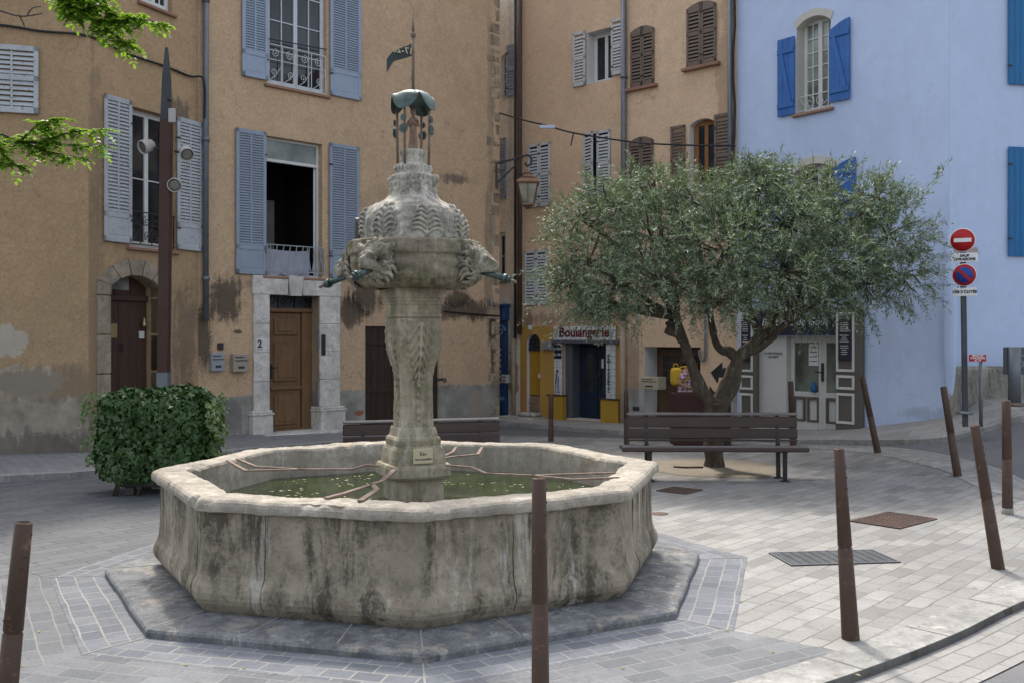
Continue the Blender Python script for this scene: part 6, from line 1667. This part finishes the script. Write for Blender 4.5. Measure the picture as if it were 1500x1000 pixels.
# thin dead stick lying on the bed
mb = MB(); mb.tube([GT(987,683,.02), GT(1005,684,.03), GT(1030,683.5,.03)], .015, 6); tag(mb.build('stick', m_bark), 'thin dry stick lying on the sandy bed left of the olive trunk', 'stick')

# ivy block
IB = GT(228, 728); px = F/IB.y
x0, x1 = P(132,600,IB.y).x, -3.80; zt = P(200, 574, IB.y+.1).z; D_ = .90; zb = .12
iv = empty('ivy_planter', T((x0+x1)/2, IB.y+D_/2, 0), 'square clipped block of dark green ivy left of the basin', 'plant')
def on_block(n, jit):
    w, h = x1-x0, zt-zb; ar = np.array([w*h, w*h*.3, D_*h, D_*h, w*D_]); fc = rs.choice(5, n, p=ar/ar.sum())
    u = rs.uniform(0, 1, n); v = rs.uniform(0, 1, n); Pp = np.zeros((n,3)); Nn = np.zeros((n,3))
    for f, (o, a, b, nn) in enumerate((((x0,IB.y,zb),(w,0,0),(0,0,h),(0,-1,0)), ((x0,IB.y+D_,zb),(w,0,0),(0,0,h),(0,1,0)), ((x0,IB.y,zb),(0,D_,0),(0,0,h),(-1,0,0)), ((x1,IB.y,zb),(0,D_,0),(0,0,h),(1,0,0)), ((x0,IB.y,zt),(w,0,0),(0,D_,0),(0,0,1)))):
        m = fc == f; Pp[m] = np.array(o) + u[m][:, None]*np.array(a) + v[m][:, None]*np.array(b); Nn[m] = nn
    cx = np.array([(x0+x1)/2, IB.y+D_/2, (zb+zt)/2]); hs = np.array([w/2, D_/2, h/2])
    # rounded shoulders and lumpy surface
    q = (Pp-cx)/hs; q4 = (np.abs(q)**5).sum(axis=1)**(1/5); Pp = cx + (Pp-cx)/q4[:, None]
    lump = np.array([noise.noise(Vector(p*2.6))*.10 + noise.noise(Vector(p*7))*.05 for p in Pp])
    Pp += Nn*(lump + rs.uniform(-jit, .035, n))[:, None]
    Nn2 = Nn + (Pp-cx)/hs*.3
    return Pp, Nn2
n = 15500; Pp, Nn = on_block(n, .16)
low = Pp[:, 2] < .34
keep = ~(low & (rs.uniform(size=n) < .35)); Pp, Nn = Pp[keep], Nn[keep]; n = len(Pp)
dn = rs.normal(size=(n,3))*.55 + np.array([0,0,-.8]) + Nn*.25
m_ivy = leaf_mat('ivy_leaf', (.022,.070,.013), (.048,.10,.026), .36, .12, 3.2, .75, .4)
sz = rs.uniform(.036, .078, n)
leaves('foliage', Pp, dn, Nn + rs.normal(size=(n,3))*.45, sz, sz*1.05, IVY, m_ivy, iv, curl=.2)
st = []; 
for k in range(70):   # loose shoots
    sx = rng.random(); s_ = rng.choice((-1,1)); c = np.array([x0-.02 if s_ < 0 else x1+.02, IB.y+rng.uniform(0,.6), rng.uniform(.35, zt)])
    for j in range(7): st.append((c + np.array([s_*.018*j, 0, -.004*j*j+rng.uniform(-.02,.02)])+rs.normal(size=3)*.015, np.array([s_*.6, rng.uniform(-.5,.5), -.4])))
leaves('shoots', [a for a, b in st], [b for a, b in st], rdir(len(st))+np.array([0,-1,.6]), .05, .045, IVY, leaf_mat('ivy_young', (.10,.17,.04), (.14,.2,.08), .4, .3), iv)['kind'] = 'stuff'
cb = MB(); cb.bbox(x0+.16, x1-.16, IB.y+.16, IB.y+D_-.16, .30, zt-.18, .08); cb.build('shade_core', simple('ivy_core_shade', (.012,.018,.008), .95, .4, 12), iv, Matrix.Identity(4))  # solid block coloured near black to stand for shade between the leaves
pb = MB(); pb.bbox(x0+.30, x1-.02, IB.y+.14, IB.y+D_-.14, .10, .42, .02)
for x in (x0+.42, x1-.12):
    for y in (IB.y+.2, IB.y+D_-.2): pb.bbox(x-.06, x+.06, y-.06, y+.06, 0, .10, .01)
pb.build('planter_trough', simple('trough', (.07,.065,.06), .8), iv, Matrix.Identity(4))
ts = MB()
for (x, h) in ((x0+.25, .3), (x0+.55,.3), (x0+.28,.3)): ts.tube([(x, IB.y+.1, 0), (x+.05, IB.y+.12, .2), (x+.02, IB.y+.2, .4)], .018, 6)
ts.build('stem', m_bark, iv, Matrix.Identity(4))

# locust tree, mostly out of frame at the left, two sprays of leaves hanging into view
lt = empty('locust_tree', T(-7.1, 9.3, 0), 'yellow green leafy sprays of a tree reaching in at the upper left', 'tree')
tm = MB(); tm.tube(catmull([Vector(p) for p in ((-7.1,9.3,-.1),(-7.05,9.3,1.2),(-6.9,9.4,2.6),(-6.6,9.6,4.0),(-6.3,9.9,5.6))], 5), [.17-.004*i for i in range(21)], 14, rough=.15)
m_bark2 = simple('locust_bark', (.06,.048,.038), .9, .3, 4, .6, 30)
sprays = []
YB = 7.4; Q = lambda x, y, d=0: P(x, y, YB+d)
br = [([Vector((-6.9,9.4,2.8)), Vector((-5.6,8.6,3.3)), Q(-60,190), Q(30,207), Q(90,212), Q(150,214)], .014),
      ([Q(30,207), Q(60,180), Q(85,175)], .008), ([Q(30,207), Q(70,222), Q(120,232)], .008), ([Q(-10,200), Q(10,232), Q(30,245)], .008), ([Q(60,210), Q(100,195), Q(150,190)], .007),
      ([Vector((-6.6,9.6,4.2)), Vector((-5.4,8.6,4.5)), Q(0,-40), Q(90,-5), Q(120,15), Q(150,38), Q(180,62), Q(195,70)], .013),
      ([Q(120,15), Q(150,10), Q(170,24), Q(200,28), Q(236,34)], .009), ([Q(95,-3), Q(104,12), Q(112,24)], .006), ([Q(100,0), Q(112,5), Q(118,10)], .005), ([Q(150,38), Q(165,30), Q(180,40)], .006),([Q(110,0),Q(130,-8),Q(150,-4)],.006),
      ([Vector((-6.8,9.5,3.6)), Q(-40,8), Q(0,16), Q(30,24), Q(62,20)], .009), ([Q(28,22), Q(34,34), Q(36,40)], .005), ([Q(40,22),Q(48,12),Q(60,10)],.004)]
for pl, r in br:
    q = catmull([Vector(p) for p in pl], 6); n = len(q)
    tm.tube(q, [r*(1-.75*i/(n-1))+.002 for i in range(n)], 7)
for k in range(26):
    a = rng.uniform(0, 2*PI); c = Vector((-7.0+1.6*math.cos(a)*rng.uniform(.4,1), 10.2+1.6*math.sin(a)*rng.uniform(.4,1), 6.7+rng.uniform(-.6,1.4)))
    tm.tube(catmull([Vector((-6.4,9.8,4.8)), (Vector((-6.4,9.8,5.0))+c)/2+Vector((0,0,.2)), c], 4), [.03]*4+[.012]*5, 6); sprays.append((c, 9, .55))
tm.build('trunk', m_bark2, lt, Matrix.Identity(4))
LC, LD, LN = [], [], []
def pinnate(c, d, L):
    d = Vector(d).normalized(); s_ = d.cross(Vector((0,0,1))).normalized() if abs(d.z) < .95 else Vector((1,0,0))
    m = 5
    for i in range(m):
        p = Vector(c) + d*L*(i+.5)/m + Vector((0,0,-.25*L*((i+.5)/m)**2))
        for k in (-1, 1):
            LC.append(p); LD.append(s_*k + d*.35 + Vector((0,0,rng.uniform(-.25,.1)))); LN.append(Vector((rng.uniform(-.5,.5), rng.uniform(-.5,.5), 1)))
    LC.append(Vector(c)+d*L+Vector((0,0,-.25*L))); LD.append(d+Vector((0,0,-.4))); LN.append(Vector((0,0,1)))
for bi, (pl, r) in enumerate(br):
    if bi in (11,12,13): continue
    q = catmull([Vector(p) for p in pl], 8); n = len(q); st_ = 0 if r < .0125 else int(n*.42)
    for i in range(st_, n):
        for _ in range(2):
            dd = Vector((rng.uniform(-1,1), rng.uniform(-.8,.8), rng.uniform(-.8,.35)))
            if i == n-1: dd = (q[-1]-q[-2]).normalized()
            pinnate(q[i], dd, rng.uniform(.06,.115))
for c, n, w in sprays:
    for _ in range(n*6): pinnate(c + Vector((rng.gauss(0,w*.6), rng.gauss(0,w*.6), rng.gauss(0,w*.5))), (rng.uniform(-1,1), rng.uniform(-1,1), rng.uniform(-.7,.3)), rng.uniform(.12,.22))
m_loc = leaf_mat('locust_leaf', (.17,.30,.035), (.19,.33,.045), .5, .5, 3, .35)
nl = len(LC); leaves('foliage', [tuple(v) for v in LC], [tuple(v) for v in LD], [tuple(v) for v in LN], rs.uniform(.032,.052,nl), rs.uniform(.022,.032,nl), LANCE, m_loc, lt)

# little weeds in joints and fallen leaves
fm = MB(); rng = random.Random(9)
for k in range(120):
    x = rng.uniform(20, 1480); y = rng.uniform(700, 990)
    p = GT(x, y); 
    if (p-FC).length < 2.7: continue
    s_ = rng.uniform(.010,.024); t = rng.uniform(0, PI)
    fm.add([(p.x+math.cos(t+q)*s_*(1 if i % 2 == 0 else .5), p.y+math.sin(t+q)*s_*(1 if i % 2 == 0 else .5), p.z+.008+.004*(i%2)) for i, q in enumerate((0,1.3,PI,PI+1.3))], [(0,1,2,3)])
tag(fm.build('fallen_leaves', simple('fallen_leaf', (.30,.24,.10), .8, .4, 9)), kind='stuff', label='scattered small dry leaves on the paving')

# ------------------------------------------------------------------ person behind the planter
YQ = 19.0; PP = lambda x, y, dy=0.0: P(x, y, YQ+dy)
pe = empty('person', T(PP(1003,640).x, YQ, 0), 'person in a pink checked short sleeved shirt standing behind the olive trunk', 'person')
def skin(name, nodes, edges, mat, parent, sub=2):
    me = bpy.data.meshes.new(name); me.from_pydata([tuple(p) for p, r in nodes], edges, []); me.materials.append(mat)
    o = link(bpy.data.objects.new(name, me), parent, Matrix.Identity(4))
    md = o.modifiers.new('skin', 'SKIN'); md.use_smooth_shade = True
    for i, (p, r) in enumerate(nodes):
        rr = r if isinstance(r, tuple) else (r, r); me.skin_vertices[0].data[i].radius = rr; me.skin_vertices[0].data[i].use_root = (i == 0)
    s_ = o.modifiers.new('sub', 'SUBSURF'); s_.levels = sub; s_.render_levels = sub
    return o
m_skin = simple('skin', (.42,.24,.17), .55, .08, 6)
zG = zg(3.2, 19.0)
N_ = [(PP(1003,588),.13),(PP(1003,575),.125),(PP(1004,558),.14),(PP(1005,546),.11),(PP(1006,541),.05),(PP(1007,535.5),.062),(PP(1008,530.5),.088),(PP(1008,526.5),.07),
      (PP(1003,592,-.09),.10),(PP(1005,615,-.10),.06),(PP(1002,636,-.10),.042),(PP(1010,640,-.11),.04),
      (PP(1003,592,.09),.10),(PP(1006,615,.10),.06),(PP(1005,636,.10),.042),(PP(1013,640,.11),.04),
      (PP(1003,546,-.16),.055),(PP(995,561,-.20),.038),(PP(1008,567,-.20),.026),(PP(1011.5,568,-.20),.028),
      (PP(1005,546,.16),.055),(PP(1002,562,.20),.038),(PP(1014,567,.18),.026),(PP(1018,567,.17),.028)]
Ed = [(0,1),(1,2),(2,3),(3,4),(4,5),(5,6),(6,7),(0,8),(8,9),(9,10),(10,11),(0,12),(12,13),(13,14),(14,15),(3,16),(16,17),(17,18),(18,19),(3,20),(20,21),(21,22),(22,23)]
for b in (19, 23):
    h = N_[b][0]
    for k, (dx, dz_, dy) in enumerate(((.05,.02,-.02),(.065,.005,-.007),(.068,-.012,.007),(.055,-.028,.02),(.02,.05,0))):
        i = len(N_); N_.append((h+Vector((dx*.5, dy, dz_*.7)), .010)); N_.append((h+Vector((dx, dy, dz_-.012)), .008)); Ed += [(b, i), (i, i+1)]
i = len(N_); N_.append((PP(1008,530.2)+Vector((.10,0,-.01)), .016)); Ed.append((6, i))   # nose
skin('body', N_, Ed, m_skin, pe)
def plaid():
    t = NT('plaid_shirt'); c = t.co(); x, y, z = t.sep(c)
    f = lambda v, o: t.math('GREATER_THAN', t.math('FRACT', t.math('ADD', t.math('MULTIPLY', v, 15.0), o)), .5)
    a = f(t.math('ADD', x, t.math('MULTIPLY', y, .7)), 0.0); b = f(z, .2)
    s_ = t.math('MULTIPLY', t.math('ADD', a, b), .5)
    return t.fin(t.mix(s_, (.62,.55,.60), (.22,.035,.10)), .9)
sn = [(PP(1003,585),.155),(PP(1003,575),.15),(PP(1004,558),.165),(PP(1005,547),.125),(PP(1003,546.5,-.165),.075),(PP(997,557,-.195),.062),(PP(1005,546.5,.165),.075),(PP(1002,557,.195),.06)]
skin('shirt', sn, [(0,1),(1,2),(2,3),(3,4),(4,5),(3,6),(6,7)], plaid(), pe)
skin('trousers', [(PP(1003,589),.145),(PP(1003,593,-.09),.115),(PP(1005,615,-.10),.08),(PP(1002,634,-.10),.065),(PP(1003,593,.09),.115),(PP(1006,615,.10),.08),(PP(1005,634,.10),.065)], [(0,1),(1,2),(2,3),(0,4),(4,5),(5,6)], simple('dark_trousers', (.03,.03,.05), .9), pe)
skin('hair', [(PP(1006,527),.105),(PP(1003,531),.10),(PP(1002.5,537),.075)], [(0,1),(1,2)], simple('dark_hair', (.02,.014,.01), .6), pe)
sh = MB()
for dy in (-.11, .11): c = PP(1008, 641, dy); sh.bbox(c.x-.13, c.x+.12, c.y-.045, c.y+.045, zG-.0+.0, zG+.09, .03)
sh.build('shoe', m_iron, pe, Matrix.Identity(4))
c = PP(990.5, 551, -.02); bp = MB(); w, h = .105, .17
rings = []
for k, (s_, y) in enumerate(((.75,-.16),(.95,-.13),(1,-.05),(1,.07),(.9,.13),(.7,.15))):
    rings.append([Vector((c.x+w*s_*math.copysign(abs(math.cos(a))**.5, math.cos(a)), c.y+y, c.z+h*s_*math.copysign(abs(math.sin(a))**.5, math.sin(a)))) for a in [2*PI*i/24 for i in range(24)]])
m_by = simple('yellow_bag', (.55,.34,.03), .7, .1)
bp.loft(rings, 0, True, True, True, True); bo = tag(bp.build('backpack', m_by), 'bright yellow backpack on the back of the person in checked shirt', 'backpack')
st_ = MB(); st_.tube(catmull([c+Vector((.05,-.10,.17)), c+Vector((.18,-.19,.19)), c+Vector((.24,-.20,.05)), c+Vector((.10,-.16,-.12))], 4), .016, 6)
st_.tube(catmull([c+Vector((-.04,-.02,.16)), c+Vector((-.05,-.02,.23)), c+Vector((.02,-.02,.23)), c+Vector((.03,-.02,.16))], 4), .008, 6)
st_.build('strap', m_by, bo, Matrix.Identity(4))
bd = MB(); bd.lathe([(0,-.003),(.035,-.003),(.035,.003),(0,.003)], (0,0,0), 14, M=T(c.x-.0, c.y-.155, c.z+.06) @ RX(PI/2)); bd.build('badge', m_white, bo, Matrix.Identity(4))

# ------------------------------------------------------------------ light, sky, camera
el, az = R_(54), math.atan2(-.22, .97)
sd_ = Vector((math.sin(az)*math.cos(el), math.cos(az)*math.cos(el), math.sin(el)))
L = bpy.data.lights.new('sun', 'SUN'); L.energy = SUN; L.angle = R_(4.0); L.color = (1, .93, .84)
lo = bpy.data.objects.new('sun', L); COL.objects.link(lo); lo.rotation_euler = sd_.to_track_quat('Z', 'Y').to_euler()
w = bpy.data.worlds.new('World'); SC.world = w; w.use_nodes = True; nt_ = w.node_tree
sky = nt_.nodes.new('ShaderNodeTexSky'); sky.sky_type = 'NISHITA'; sky.sun_disc = False; sky.sun_elevation = el; sky.sun_rotation = az
sky.air_density = 1.0; sky.dust_density = 4.0; sky.ozone_density = .6
hs = nt_.nodes.new('ShaderNodeHueSaturation'); hs.inputs['Saturation'].default_value = .45
nt_.links.new(sky.outputs[0], hs.inputs['Color']); nt_.links.new(hs.outputs[0], nt_.nodes['Background'].inputs[0]); nt_.nodes['Background'].inputs[1].default_value = SKY
cam = bpy.data.cameras.new('camera'); co = bpy.data.objects.new('camera', cam); COL.objects.link(co); SC.camera = co
co.location = (0, 0, H); co.rotation_euler = (PI/2, 0, 0); cam.sensor_width = 36; cam.lens = 35.0; cam.shift_y = -(500-HZ)/1500.0; cam.clip_end = 2000; cam.clip_start = .05
SC.view_settings.view_transform = 'Standard'; SC.view_settings.look = 'None'; SC.view_settings.exposure = EXPO; SC.view_settings.gamma = 1
SC.cycles.use_denoising = True
SC.cycles.max_bounces = 6; SC.cycles.diffuse_bounces = 4
